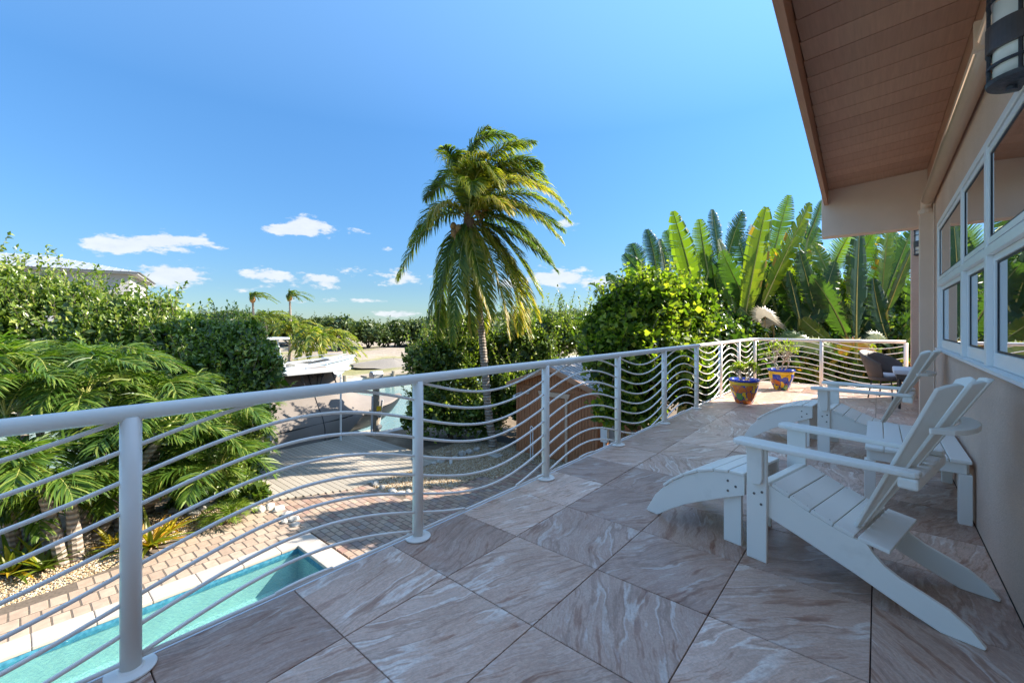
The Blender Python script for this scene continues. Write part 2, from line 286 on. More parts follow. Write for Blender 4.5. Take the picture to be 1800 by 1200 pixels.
M['L_coco'] = leafmat('coconut_leaflet', [(0,(0.0259,0.0629,0.0148)),(.35,(0.074,0.1221,0.01628)),(.65,(0.1924,0.2072,0.0222)),(.85,(0.37,0.3108,0.037)),(1,(0.4292,0.296,0.074))], .42)
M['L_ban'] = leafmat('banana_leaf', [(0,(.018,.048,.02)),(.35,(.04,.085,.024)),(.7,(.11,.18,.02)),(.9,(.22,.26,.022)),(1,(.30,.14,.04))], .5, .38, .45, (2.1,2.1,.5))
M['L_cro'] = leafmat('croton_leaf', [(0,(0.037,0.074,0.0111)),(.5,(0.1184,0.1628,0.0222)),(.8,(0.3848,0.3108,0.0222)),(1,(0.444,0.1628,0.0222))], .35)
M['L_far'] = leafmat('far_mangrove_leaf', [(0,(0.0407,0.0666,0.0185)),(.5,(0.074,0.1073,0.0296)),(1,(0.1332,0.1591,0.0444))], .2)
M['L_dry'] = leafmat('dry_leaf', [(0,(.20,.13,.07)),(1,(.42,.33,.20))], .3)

# ------------------------------------------------------------ mesh helpers
class MB:
    def __init__(s): s.v = []; s.f = []; s.t = []; s.mi = []
    def add(s, vs, fs, tint=.5, mi=0):
        o = len(s.v); s.v += [tuple(p) for p in vs]; s.f += [tuple(i+o for i in f) for f in fs]
        s.t += [tint]*len(fs); s.mi += [mi]*len(fs); return s
    def box(s, lo, hi, tint=.5, M4=None, mi=0):
        x0,y0,z0 = lo; x1,y1,z1 = hi
        vs = [(x0,y0,z0),(x1,y0,z0),(x1,y1,z0),(x0,y1,z0),(x0,y0,z1),(x1,y0,z1),(x1,y1,z1),(x0,y1,z1)]
        if M4 is not None: vs = [M4 @ Vector(v) for v in vs]
        return s.add(vs, [(3,2,1,0),(4,5,6,7),(0,1,5,4),(1,2,6,5),(2,3,7,6),(3,0,4,7)], tint, mi)
    def prism(s, poly, axis, a, b, tint=.5, mi=0):   # polygon in the two other axes, extruded from a to b along axis
        n = len(poly); vs = []
        for h in (a, b):
            for p, q in poly: vs.append({'x': (h,p,q), 'y': (p,h,q), 'z': (p,q,h)}[axis])
        fs = [tuple(range(n))[::-1], tuple(range(n, 2*n))] + [(i, (i+1)%n, n+(i+1)%n, n+i) for i in range(n)]
        return s.add(vs, fs, tint, mi)
    def tube(s, pts, rad, seg=8, caps=True, tint=.5, mi=0):
        pts = [Vector(p) for p in pts]; n = len(pts)
        if not hasattr(rad, '__len__'): rad = [rad]*n
        vs = []; prev = None
        for i, p in enumerate(pts):
            d = (pts[min(i+1,n-1)]-pts[max(i-1,0)]).normalized()
            if prev is None: u = d.orthogonal().normalized()
            else: u = (prev-d*prev.dot(d)); u = u.normalized() if u.length > 1e-6 else d.orthogonal().normalized()
            prev = u; w = d.cross(u)
            for k in range(seg):
                a = 2*PI*k/seg; vs.append(p+(u*math.cos(a)+w*math.sin(a))*rad[i])
        fs = [(i*seg+k, i*seg+(k+1)%seg, (i+1)*seg+(k+1)%seg, (i+1)*seg+k) for i in range(n-1) for k in range(seg)]
        if caps: fs += [tuple(range(seg))[::-1], tuple((n-1)*seg+k for k in range(seg))]
        return s.add(vs, fs, tint, mi)
    def lathe(s, prof, seg=24, c=(0,0,0), a0=0, a1=2*PI, tint=.5, mi=0):
        full = abs(a1-a0-2*PI) < 1e-6; m = seg if full else seg+1
        vs = [(c[0]+r*math.cos(a0+(a1-a0)*k/seg), c[1]+r*math.sin(a0+(a1-a0)*k/seg), c[2]+z) for r, z in prof for k in range(m)]
        fs = [(i*m+k, i*m+(k+1)%m, (i+1)*m+(k+1)%m, (i+1)*m+k) for i in range(len(prof)-1) for k in range(seg)]
        return s.add(vs, fs, tint, mi)
    def arrays(s, V, F, T):      # numpy append: V (n,3), F (m,3|4), T (m,)
        o = len(s.v); s.v += V.tolist(); s.f += (F+o).tolist(); s.t += T.tolist(); s.mi += [0]*len(F)
    def build(s, name, mat, parent=None, smooth=False, bevel=0, **tags):
        me = bpy.data.meshes.new(name); me.from_pydata([tuple(v) for v in s.v], [], s.f)
        mats = mat if isinstance(mat, (list, tuple)) else [mat]
        for m in mats: me.materials.append(m)
        if len(mats) > 1: me.polygons.foreach_set('material_index', s.mi)
        at_ = me.attributes.new('tint', 'FLOAT', 'FACE'); at_.data.foreach_set('value', s.t)
        if smooth: me.polygons.foreach_set('use_smooth', [True]*len(me.polygons))
        me.update(); return link(name, me, parent, bevel, smooth, **tags)
def link(name, me, parent=None, bevel=0, smooth=False, **tags):
    o = bpy.data.objects.new(name, me); COL.objects.link(o)
    if parent is not None: o.parent = parent
    if bevel:
        b = o.modifiers.new('bevel', 'BEVEL'); b.width = bevel; b.segments = 2; b.limit_method = 'ANGLE'; b.angle_limit = R(40)
    for k, v in tags.items(): o[k] = v
    return o
def npmesh(name, V, F, T, mat, parent=None, smooth=False, **tags):
    me = bpy.data.meshes.new(name); nv, nf, k = len(V), len(F), F.shape[1]
    me.vertices.add(nv); me.vertices.foreach_set('co', np.ascontiguousarray(V, dtype=np.float32).ravel())
    me.loops.add(nf*k); me.loops.foreach_set('vertex_index', np.ascontiguousarray(F, dtype=np.int32).ravel())
    me.polygons.add(nf); me.polygons.foreach_set('loop_start', np.arange(0, nf*k, k, dtype=np.int32))
    me.update(calc_edges=True); me.materials.append(mat)
    a = me.attributes.new('tint', 'FLOAT', 'FACE'); a.data.foreach_set('value', np.asarray(T, dtype=np.float32))
    if smooth: me.polygons.foreach_set('use_smooth', [True]*nf)
    return link(name, me, parent, **tags)
def empty(name, loc, label, cat, rz=0, group=None, kind=None):
    o = bpy.data.objects.new(name, None); COL.objects.link(o); o.location = loc; o.rotation_euler = (0,0,rz); o.empty_display_size = .2
    if label: o['label'] = label
    if cat: o['category'] = cat
    if group: o['group'] = group
    if kind: o['kind'] = kind
    return o
def tag(o, label=None, cat=None, group=None, kind=None):
    for k, v in (('label',label),('category',cat),('group',group),('kind',kind)):
        if v: o[k] = v
    return o
def copy_tree(o, parent=None, **tags):
    c = o.copy(); COL.objects.link(c)
    if parent is not None: c.parent = parent
    for k, v in tags.items(): c[k] = v
    for ch in o.children: copy_tree(ch, c)
    return c

# ------------------------------------------------------------ setting: ground, water
GZ = -2.75; WZ = -3.55
MB().box((-15.0,-25,GZ-1.2), (-8.75,9.0,GZ-.03)).build('ground', M['soil'], kind='structure')
m = MB(); m.box((-8.75,-25,GZ-1.2), (-8.70,9.0,GZ-.03)); m.box((-8.70,3.95,GZ-1.2), (60,9.0,GZ-.03)); m.box((-60+45.5,9.0,GZ-1.2), (60,60,GZ-.03)); m.box((-3.5,-25,GZ-1.2), (60,3.95,GZ-.03))
m.build('ground', M['soil'], kind='structure')
MB().add([(-3000,-3000,WZ),(3000,-3000,WZ),(3000,3000,WZ),(-3000,3000,WZ)], [(0,1,2,3)]).build('canal_water', M['canal'], kind='structure')
# far bank: bumpy sand
nx, ny = 60, 90; xs = np.linspace(-150, -30.6, nx); ys = np.linspace(-40, 130, ny); X, Y = np.meshgrid(xs, ys); Zs = -2.75+.18*np.sin(X*.31+Y*.2)+.12*np.sin(Y*.5)+rng.normal(0,.05,X.shape); Zs[:, -1] = -4.2; Zs[:, -2] = np.minimum(Zs[:, -2], -2.8)
F = np.array([(j*nx+i, j*nx+i+1, (j+1)*nx+i+1, (j+1)*nx+i) for j in range(ny-1) for i in range(nx-1)])
npmesh('sandy_ground', np.c_[X.ravel(), Y.ravel(), Zs.ravel()], F, np.full(len(F), .5), M['sand'], smooth=True, kind='structure')

# ------------------------------------------------------------ terrace with tiles
DE = -2.40; TU0 = -1.862; TS = .6125; TV0 = .383; TVS = .617
ter = empty('terrace', (0,0,0), None, None, kind='structure')
m = MB(); m.box((DE,-3.0,-.30), (.60,7.95,-.012)); m.box((DE,7.95,-.30), (2.6,12.25,-.012)); m.build('slab', M['grout'], ter)
m = MB(); m.box((DE-.03,-3.0,-.34), (DE-.001,12.28,-.002)); m.box((DE,12.251,-.34), (2.6,12.28,-.002)); m.build('edge_band', M['slab'], ter)
m = MB(); m.box((DE+.02,-3.0,-.38), (2.6,12.2,-.31)); m.build('soffit_under', M['slab'], ter)
tmesh = {}
def tile(x0, x1, y0, y1):
    w, h = round(x1-x0-.005, 3), round(y1-y0-.005, 3)
    if (w, h) not in tmesh:
        bm = bmesh.new(); bmesh.ops.create_cube(bm, size=1); bmesh.ops.scale(bm, vec=(w, h, .011), verts=bm.verts)
        bmesh.ops.bevel(bm, geom=[e for e in bm.edges if all(v.co.z > 0 for v in e.verts)], offset=.0018, segments=1, affect='EDGES')
        me = bpy.data.meshes.new('tile'); bm.to_mesh(me); bm.free(); me.materials.append(M['tile']); tmesh[(w, h)] = me
    o = link('tile', tmesh[(w, h)], ter); o.location = ((x0+x1)/2, (y0+y1)/2, -.0055+random.uniform(-.0007,.0004))
for j in range(-5, 20):
    y0 = TV0+j*TVS; y1 = min(y0+TVS, 12.24)
    if y1-y0 < .05: continue
    cols = [(DE+.003, TU0)]+[(TU0+i*TS, TU0+(i+1)*TS) for i in range(3)]
    cols.append((TU0+3*TS, .527) if y1 < 7.95 else (TU0+3*TS, TU0+4*TS))
    if y1 >= 7.95: cols += [(TU0+i*TS, TU0+(i+1)*TS) for i in range(4, 7)]
    for a, b in cols: tile(a, b, y0, y1)
# terrace supports, standing on the ground below
for i, y in enumerate((1.2, 6.5, 11.6)):
    o = MB().box((-1.9,y-.2,GZ-.03), (-1.5,y+.2,-.381)).build('terrace_column', M['stucco'])
    tag(o, ['stuccoed support column under the near end of the terrace','stuccoed support column under the middle of the terrace','stuccoed support column under the far end of the terrace'][i], 'column')

# ------------------------------------------------------------ house
WALL = .53
house = empty('house', (WALL,3,0), 'pink stucco house with white windows and brown plank eaves along the terrace', 'house')
def hb(name, mb, mat, parent=house, **k):
    o = mb.build(name, mat, parent, **k)
    if parent is house: o.matrix_parent_inverse = Matrix.Translation((-WALL,-3,0))
    return o
m = MB()
m.box((WALL,-3,0.0), (WALL+.22,7.95,1.16)); m.box((WALL,-3,2.58), (WALL+.22,7.95,3.60)); m.box((WALL,6.90,1.16), (WALL+.22,7.95,2.58))
m.box((WALL+.22,7.75,0), (3.4,7.95,3.6)); m.box((2.4,7.95,0), (2.6,11.55,3.6)); hb('wall', m, M['stucco'])
hb('column', MB().box((.50,11.50,0), (2.4,11.78,3.45)), M['stucco'])
hb('lower_wall', MB().box((.6,-3,GZ-.03), (.85,11.8,-.39)), M['stucco'])
m = MB(); m.box((.95,-3,3.6), (8,7.9,3.75)); m.box((.50,7.96,3.47), (8,11.80,5.0)); m.box((3.4,7.75,0), (3.6,12,3.6)); hb('back_structure_shade_block', m, M['stucco'])  # tall block is unseen, added so the terrace's shadow edge falls at the far end
# eave: planks, fascia, inner board, beam, roof
def eaveU(y): return -.43-(y-2.61)*.0325
pl = .272
y = -3.0
while y < 7.68:
    y1 = min(y+pl, 7.70); u0, u1 = eaveU(y)+.05, eaveU(y1)+.05
    z0 = 3.36; z1 = 3.43
    mm = MB(); a, b = y+.002, y1-.006
    vs = [(u0,a,z0),(WALL-.045,a,z1),(WALL-.045,b,z1),(u0,b,z0),(u0,a,z0+.02),(WALL-.045,a,z1+.02),(WALL-.045,b,z1+.02),(u0,b,z0+.02)]
    mm.add(vs, [(3,2,1,0),(4,5,6,7),(0,1,5,4),(1,2,6,5),(2,3,7,6),(3,0,4,7)])
    hb('soffit_plank', mm, M['brown'], bevel=.003)
    y = y1
m = MB(); uA, uB = eaveU(-3), eaveU(7.78)
def slab(m, uo0, uo1, ui0, ui1, z0, z1, ya=-3.0, yb=7.78, mi=0):
    m.add([(uo0,ya,z0),(ui0,ya,z0),(ui1,yb,z0),(uo1,yb,z0),(uo0,ya,z1),(ui0,ya,z1),(ui1,yb,z1),(uo1,yb,z1)], [(3,2,1,0),(4,5,6,7),(0,1,5,4),(1,2,6,5),(2,3,7,6),(3,0,4,7)], .5, mi)
slab(m, uA, uB, uA+.048, uB+.048, 3.155, 3.47); hb('fascia', m, M['fascia'], bevel=.003)
m = MB(); slab(m, uA-.022, uB-.022, uA+.1, uB+.1, 3.472, 3.485); hb('drip_edge', m, M['fascia'])
hb('inner_board', MB().box((WALL-.043,-3,3.20), (WALL-.001,7.69,3.455)), M['brown'], bevel=.003)
m = MB(); slab(m, uA, uB, WALL+.5, WALL+.5, 3.50, 3.56); m.box((WALL+.5,-3,3.56), (8,7.9,3.62))
m.add([(uA,-3,3.565),(8,-3,5.2),(8,7.95,5.2),(uB,7.95,3.565),(uA,-3,3.6),(8,-3,5.26),(8,7.95,5.26),(uB,7.95,3.6)], [(3,2,1,0),(4,5,6,7),(0,1,5,4),(1,2,6,5),(2,3,7,6),(3,0,4,7)]); hb('roof', m, M['fascia'])
hb('soffit_beam', MB().box((-.625,7.702,2.70), (WALL-.002,7.94,3.46)), M['beam'], bevel=.008)
# gutter pipe along the wall and downspout
m = MB(); yb_ = 7.46
pth = [(.462,-3,2.99),(.462,7.30,2.95)]
for k in range(7): a = k/6*PI/2; pth.append((.462, 7.30+.12*math.sin(a), 2.83+.12*math.cos(a)))
m.tube(pth, .058, 14); hb('gutter', m, M['gutter'], smooth=True)
hb('downspout', MB().box((.395,7.35,.01), (.526,7.49,2.84)).box((.515,7.30,.01), (.5285,7.54,2.9)), M['gutter'], bevel=.02)
m = MB(); m.tube([(.462,7.405,2.80),(.462,7.405,2.85)], .082, 14); m.tube([(.462,7.25,2.951),(.462,7.30,2.951)], .066, 14); hb('pipe_collar', m, M['gutter'], smooth=False)
for yy in (1.6, 3.38): hb('gutter_bracket', MB().box((.395,yy,2.90), (.5285,yy+.03,3.06)), M['gutter'])
# windows
def window(y0, y1, first, last):
    w = hb('window', MB().box((WALL-.012,y0+.0,1.150), (WALL+.08,y1,1.168)), M['winframe'])    # sill strip carries the rest
    F_ = M['winframe']; xo, xi = WALL-.016, WALL+.06
    m = MB(); zt, zb, zm = 2.58, 1.168, 1.885
    jw = .08 if last else .04
    m.box((xo,y0,zb), (xi,y0+.04,zt)); m.box((xo,y1-jw,zb), (xi,y1,zt)); m.box((xo,y0+.04,zt-.05), (xi,y1-jw,zt)); m.box((xo,y0+.04,zm-.028), (xi,y1-jw,zm+.028)); m.box((xo-.02,y0+.0,zb-.025), (xi,y1,zb-.002))
    m.build('frame', F_, w, bevel=.004)
    # upper sash
    a, b = y0+.042, y1-jw-.002
    m = MB(); x0, x1 = WALL-.011, WALL+.012
    m.box((x0,a,zm+.037), (x1,a+.04,zt-.062)); m.box((x0,b-.04,zm+.037), (x1,b,zt-.062)); m.box((x0,a+.04,zt-.10), (x1,b-.04,zt-.062)); m.box((x0,a+.04,zm+.037), (x1,b-.04,zm+.075)); m.build('upper_sash', F_, w, bevel=.003)
    # lower sash, set back, with a deep bottom rail
    x0, x1 = WALL+.013, WALL+.045
    m = MB(); m.box((x0,a,zb+.002), (x1,a+.04,zm-.030)); m.box((x0,b-.04,zb+.002), (x1,b,zm-.030)); m.box((x0,a+.04,zm-.07), (x1,b-.04,zm-.030)); m.box((x0,a+.04,zb+.002), (x1,b-.04,zb+.09)); m.build('lower_sash', F_, w, bevel=.003)
    def pane(x, a, b, z0, z1):
        MB().box((x,a,z0), (x+.006,b,z1)).build('pane', M['glass'], w)
        g = MB(); e = .012
        g.box((x-.004,a,z0), (x-.001,a+e,z1)); g.box((x-.004,b-e,z0), (x-.001,b,z1)); g.box((x-.004,a+e,z1-e), (x-.001,b-e,z1)); g.box((x-.004,a+e,z0), (x-.001,b-e,z0+e)); g.build('gasket', M['gasket'], w)
    pane(WALL+.0, a+.041, b-.041, zm+.076, zt-.101); pane(WALL+.028, a+.041, b-.041, zb+.091, zm-.071)
    cm = MB()
    for k in range(14): cm.box((WALL+.20+.012*(k%2), b-.05-.022*k-.022, zb+.03), (WALL+.215+.012*(k%2), b-.05-.022*k, zt-.03))
    cm.build('blind', M['curtain'], w)
    return w
for a, b, f_, l_ in ((5.02,6.88,0,1),(3.99,5.02,0,0),(2.93,3.99,0,0),(1.87,2.93,0,0)): window(a, b, f_, l_)
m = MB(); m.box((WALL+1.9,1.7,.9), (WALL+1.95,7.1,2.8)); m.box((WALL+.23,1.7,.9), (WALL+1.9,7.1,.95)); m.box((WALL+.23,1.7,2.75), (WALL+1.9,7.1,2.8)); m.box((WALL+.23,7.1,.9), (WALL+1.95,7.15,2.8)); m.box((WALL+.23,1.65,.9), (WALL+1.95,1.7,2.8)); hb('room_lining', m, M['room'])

# wall lanterns: half-round sconces
def lantern(loc, rz, label):
    t = empty('wall_lantern', loc, label, 'lantern', rz, 'half round wall lanterns')
    A0, A1 = PI/2, 3*PI/2
    r = .105; 
    m = MB(); m.lathe([(0,.03),(r,.03),(r,.49),(0,.49)], 20, a0=A0, a1=A1); m.build('lamp_shade', M['opal'], t, smooth=True)
    m = MB(); m.lathe([(0,0),(.075,.0),(.125,.012),(.13,.03),(.118,.036),(0,.036)], 24, a0=A0, a1=A1); m.build('base', M['iron'], t)
    m = MB(); m.lathe([(.112,.165),(.129,.165),(.129,.285),(.112,.285),(.112,.165)], 24, a0=A0, a1=A1); m.build('band', M['band'], t)
    for z in (.095, .40): 
        m = MB(); m.lathe([(.114,z-.006),(.126,z-.006),(.126,z+.006),(.114,z+.006),(.114,z-.006)], 24, a0=A0, a1=A1); m.build('ring', M['iron'], t)
    m = MB(); m.lathe([(0,.486),(.128,.486),(.128,.505),(.06,.53),(0,.53)], 24, a0=A0, a1=A1); m.build('cap', M['iron'], t)
    for a in (R(108), R(180), R(252)):
        MB().tube([(.118*math.cos(a),.118*math.sin(a),.03),(.118*math.cos(a),.118*math.sin(a),.488)], .0075, 6).build('upright_rod', M['iron'], t)
    MB().tube([(-.045,0,-.018),(-.045,0,.01)], .018, 8).build('finial', M['iron'], t)
    MB().box((.0005,-.10,.0), (.009,.10,.52)).build('back_plate', M['iron'], t)
    return t
lantern((WALL-.012,3.02,2.535), 0, 'near half round lantern with opal glass, fixed high above the windows')
lantern((.66,11.488,2.76), R(90), 'small far half round lantern on the stucco column at the end of the terrace')

# ------------------------------------------------------------ railing
RU = -2.35; PV = [-1.125+1.455*k for k in range(10)]; V1 = .33
rail = empty('railing', (RU,5,0), 'white tubular railing with wavy horizontal bars along the terrace edge', 'railing')
def rb(name, mb, parent=rail, smooth=True, **k):
    o = mb.build(name, M['rail'], parent, smooth=smooth, **k)
    if parent is rail: o.matrix_parent_inverse = Matrix.Translation((-RU,-5,0))
    return o
RV = 12.0; RE = .44
pth = [(RU,-2.6,1.065),(RU,RV-.25,1.065)]+[(RU+.25-.25*math.cos(a), RV-.25+.25*math.sin(a), 1.065) for a in [PI/2*k/8 for k in range(1,9)]]+[(RE,RV,1.065)]
rb('top_rail', MB().tube(pth, .033, 16))
rb('bottom_rail', MB().tube([(p[0],p[1],.045) for p in pth], .0095, 8))
pm = MB().tube([(0,0,.005),(0,0,1.05)], .036, 18); bp = MB().lathe([(0,.002),(.082,.002),(.086,.008),(.084,.013),(.046,.016),(.040,.022),(.036,.022)], 28)
pme = None
posts = [(RU,v) for v in PV[:9]]+[(RU+.03,RV-.02),(-1.0,RV),(RE,RV)]
posts = [(RU,v) for v in PV if v < 11.2]+[(RU+.035,RV-.035),(-.98,RV),(RE,RV)]
for i, (x, yv) in enumerate(posts):
    if i == 0:
        po = pm.build('post', M['rail'], rail, smooth=True); pl_ = bp.build('base_plate', M['rail'], po, smooth=False); pme, bme = po.data, pl_.data
    else: po = link('post', pme, rail); pl_ = link('base_plate', bme, po)
    po.location = (x-RU, yv-5, 0)
A = .14
def bars(P0, P1, ph0, sgn0=1):     # wave bars from P0 to P1, phase measured in metres from the start post
    d = Vector(P1)-Vector(P0); L_ = d.length; d.normalize(); n = int(L_/.06)
    for k in range(-1, 9):
        zb = .045+.125*k; run = []
        for i in range(n+1):
            q = L_*i/n; z = zb+A*math.sin(PI*(q+ph0)/1.455); ok = .05 < z < 1.05
            if ok: run.append((P0[0]+d.x*q, P0[1]+d.y*q, z))
            if (not ok or i == n):
                if len(run) > 3: rb('wavy_bar', MB().tube(run, .0092, 8))
                run = []
bars((RU,-2.6), (RU,RV-.1), -2.6-V1)
bars((RU+.1,RV), (RE,RV), RV-V1)

# ------------------------------------------------------------ adirondack chairs
def rbox(m, x0, x1, y0, y1, z0, z1): m.box((x0,y0,z0), (x1,y1,z1))
PW = M['poly']; BV = .004
def strip(mb, p, q, y0, y1, th):       # a board lying between two profile points (x,z), spanning y0..y1
    p, q = Vector((p[0],p[1])), Vector((q[0],q[1])); d = (q-p).normalized(); nrm = Vector((-d.y, d.x))
    if nrm.y < 0: nrm = -nrm
    a, b = p+nrm*th, q+nrm*th; mb.prism([(p.x,p.y),(q.x,q.y),(b.x,b.y),(a.x,a.y)], 'y', y0, y1)
def chair(loc, rz, label):
    t = empty('adirondack_chair', loc, label, 'chair', rz, 'white adirondack chairs')
    prof = [(.03,.455),(.07,.462),(.16,.425),(.27,.375),(.38,.335),(.48,.308),(.53,.300),(.555,.262),(.60,.215),(.66,.18),(.74,.15),(.83,.115),(.90,.065),(.945,.010),(.94,0),(.905,0),(.80,.0),(.70,.035),(.60,.075),(.48,.125),(.34,.175),(.20,.225),(.05,.275),(.03,.29)]
    for s in (-1,1):
        y0, y1 = (s*.262, s*.288) if s > 0 else (-.288, -.262)
        MB().prism(prof, 'y', y0, y1).build('side_stringer', PW, t, bevel=BV)
        yy = (.289,.315) if s > 0 else (-.315,-.289)
        m = MB().box((-.055,yy[0],0), (.06,yy[1],.695)); m.build('front_leg', PW, t, bevel=BV)
        # curved bracket on outer face of leg, under the arm
        yb = (.316,.342) if s > 0 else (-.342,-.316); m = MB().prism([(-.048,.695),(.045,.695),(.045,.50),(.035,.47),(-.012,.46),(-.02,.50),(-.03,.58),(-.045,.65)], 'y', yb[0], yb[1]) if s < 0 else MB().prism([(-.04,.695),(.045,.695),(.045,.50),(0,.46),(-.03,.6)], 'y', yb[0], yb[1]); m.build('arm_bracket', PW, t, bevel=BV)
        # arm: shaped plank
        o, i_ = s*.395, s*.262
        ap = [(-.115,s*.30),(-.112,s*.37),(-.085,o),(.10,o+s*.004),(.35,s*.375),(.60,s*.345),(.72,s*.332),(.735,s*.32),(.735,s*.262),(.72,s*.25),(.55,s*.262),(.30,s*.262),(.0,s*.258),(-.08,s*.262),(-.105,s*.275)]
        m = MB(); m.prism(ap if s > 0 else ap[::-1], 'z', .697, .726); m.build('arm', PW, t, bevel=.008)
        ys = s*.2885
        for X_, Z_ in ((.085-.04,.375),(.005,.40),(.03,.345),(-.02,.355)): pass
        for X_, Z_ in ((-.01,.40),(.035,.42),(.03,.345)):
            yl = s*.3155; MB().tube([(X_,yl,Z_),(X_,yl+s*.003,Z_)], .0075, 8).build('bolt', M['screw'], t)
    # seat slats follow the stringer top
    sp = [(.03,.458),(.075,.463),(.165,.424),(.165,.424),(.27,.376),(.27,.376),(.38,.336),(.38,.336),(.475,.309)]
    segs = [((-.005,.440),(.07,.463)),((.076,.463),(.167,.424)),((.172,.421),(.272,.376)),((.277,.374),(.380,.337)),((.385,.335),(.475,.310))]
    for a, b in segs:
        m = MB(); strip(m, a, b, -.292, .292, .020); m.build('seat_slat', PW, t, bevel=BV)
    m = MB()
    for a, b in segs[1:4]:
        for s in (-1,1):
            for q in (.15,.85):
                x = a[0]+(b[0]-a[0])*q; z = a[1]+(b[1]-a[1])*q+.0215; m.tube([(x,s*.275,z-.003),(x,s*.275,z)], .0045, 6)
    m.build('screw', M['screw'], t)
    m = MB(); strip(m, (.49,.305), (.62,.285), -.288, .288, .02); m.build('rear_seat_board', PW, t, bevel=BV)
    # back slats, fanned
    bd = Vector((.93-.485, 1.14-.335)); bl = bd.length; bd.normalize(); nb = Vector((-bd.y, bd.x))   # towards the front/up
    L = {0:.955,1:.942,2:.90}
    for k in range(-2, 3):
        fan = .055; wb, wt = .060, .086
        cb = k*.0835; ct = k*.115; top = L[abs(k)]
        sl = []
        if k == 0: tp = [(-.5,.988),(-.25,1),(.25,1),(.5,.988)]
        else:
            g = 1 if k > 0 else -1
            e = .06 if abs(k) == 2 else .025
            tp = [(-.5, 1-(e if g < 0 else 0)),(-.2,1-(e*.5 if g < 0 else .002)),(.2,1-(e*.5 if g > 0 else .002)),(.5,1-(e if g > 0 else 0))]
        poly = [(cb-wb/2,0),(cb+wb/2,0)]+[(ct+wt*q, top*u) for q, u in tp[::-1]]
        vs = []
        for h in (0,.017):
            for yy, q in poly:
                bow = -(.030+.070*q/bl)*(yy/.25)**2      # slight concave curve across the back
                p = Vector((.482,.328))+bd*q+nb*(h+ -bow)
                vs.append((p.x, yy, p.y))
        n = len(poly); fs = [tuple(range(n)), tuple(range(2*n-1,n-1,-1))]+[(i,n+i,n+(i+1)%n,(i+1)%n) for i in range(n)]
        MB().add(vs, fs).build('back_slat', PW, t, bevel=BV)
    # rear arm cross brace and curved upper back support
    MB().box((.655,-.335,.640), (.735,.335,.696)).build('rear_cross_brace', PW, t, bevel=.012)
    p = Vector((.482,.328))+bd*.68
    m = MB(); pts_o = []; pts_i = []
    for k in range(13):
        a = -1+2*k/12; pts_o.append((p.x-.045+.135*(1-a*a)**.5, a*.275)); pts_i.append((p.x+.020-.075*a*a, a*.258))
    m.prism(pts_i+pts_o[::-1], 'z', p.y-.012, p.y+.014); m.build('back_support', PW, t, bevel=.004)
    return t
chair((-.497,3.263,0), R(-12.6), 'white adirondack chair nearest the camera, its rear legs against the stucco wall')
chair((-.44,6.24,0), R(-4.5), 'white adirondack chair farther along the terrace, beyond the slatted bench')
def footrest(loc, rz, label):
    t = empty('footrest', loc, label, 'footrest', rz, 'white slatted footrests')
    prof = [(-.085,.468),(-.18,.465),(-.28,.448),(-.39,.412),(-.50,.355),(-.60,.285),(-.665,.225),(-.74,.145),(-.815,.012),(-.80,.0),(-.72,.0),(-.60,.085),(-.49,.155),(-.36,.22),(-.22,.285),(-.085,.345)]
    for s in (-1,1):
        y0, y1 = sorted((s*.232, s*.258)); MB().prism(prof, 'y', y0, y1).build('side_stringer', PW, t, bevel=BV)
        yy = sorted((s*.205, s*.231)); MB().box((-.232,yy[0],0), (-.118,yy[1],.40)).build('leg', PW, t, bevel=BV)
        for X_, Z_ in ((-.19,.41),(-.14,.385),(-.19,.345)): MB().tube([(X_,s*.2585,Z_),(X_,s*.262,Z_)], .0075, 8).build('bolt', M['screw'], t)
    pts = [(-.082,.468),(-.18,.466),(-.28,.449),(-.39,.413),(-.50,.356),(-.585,.297),(-.66,.232)]
    for a, b in zip(pts, pts[1:]):
        d = Vector((b[0]-a[0], b[1]-a[1])).normalized()*.003
        m = MB(); strip(m, (a[0]+d.x,a[1]+d.y), (b[0]-d.x,b[1]-d.y), -.268, .268, .018); m.build('slat', PW, t, bevel=BV)
    return t
footrest((-.505,3.265,0), R(-12.6), 'white curved footrest in front of the nearest adirondack chair')
footrest((-.47,6.30,0), R(-5), 'white curved footrest in front of the farther adirondack chair')
# slatted bench beside the wall
t = empty('slatted_bench', (.215,5.0,0), 'low white slatted bench table against the wall between the two chairs', 'bench')
for k in range(5):
    x0 = -.295+k*.118; MB().box((x0+.003,-.60,.440), (x0+.115,.60,.465)).build('slat', PW, t, bevel=BV)
for s in (-1,1):
    MB().box((-.27,s*.56-.013,.36), (.27,s*.56+.013,.439)).build('apron', PW, t, bevel=BV)
    MB().box((s*.270-.013,-.545,.36), (s*.270+.013,.545,.439)).build('side_apron', PW, t, bevel=BV)
    for q in (-1,1):
        x = q*.262; y_ = s*.535; MB().box((min(x,x-q*.0)-.035,y_-.04,0), (x+.035,y_+.04,.359)).build('leg', PW, t, bevel=BV)

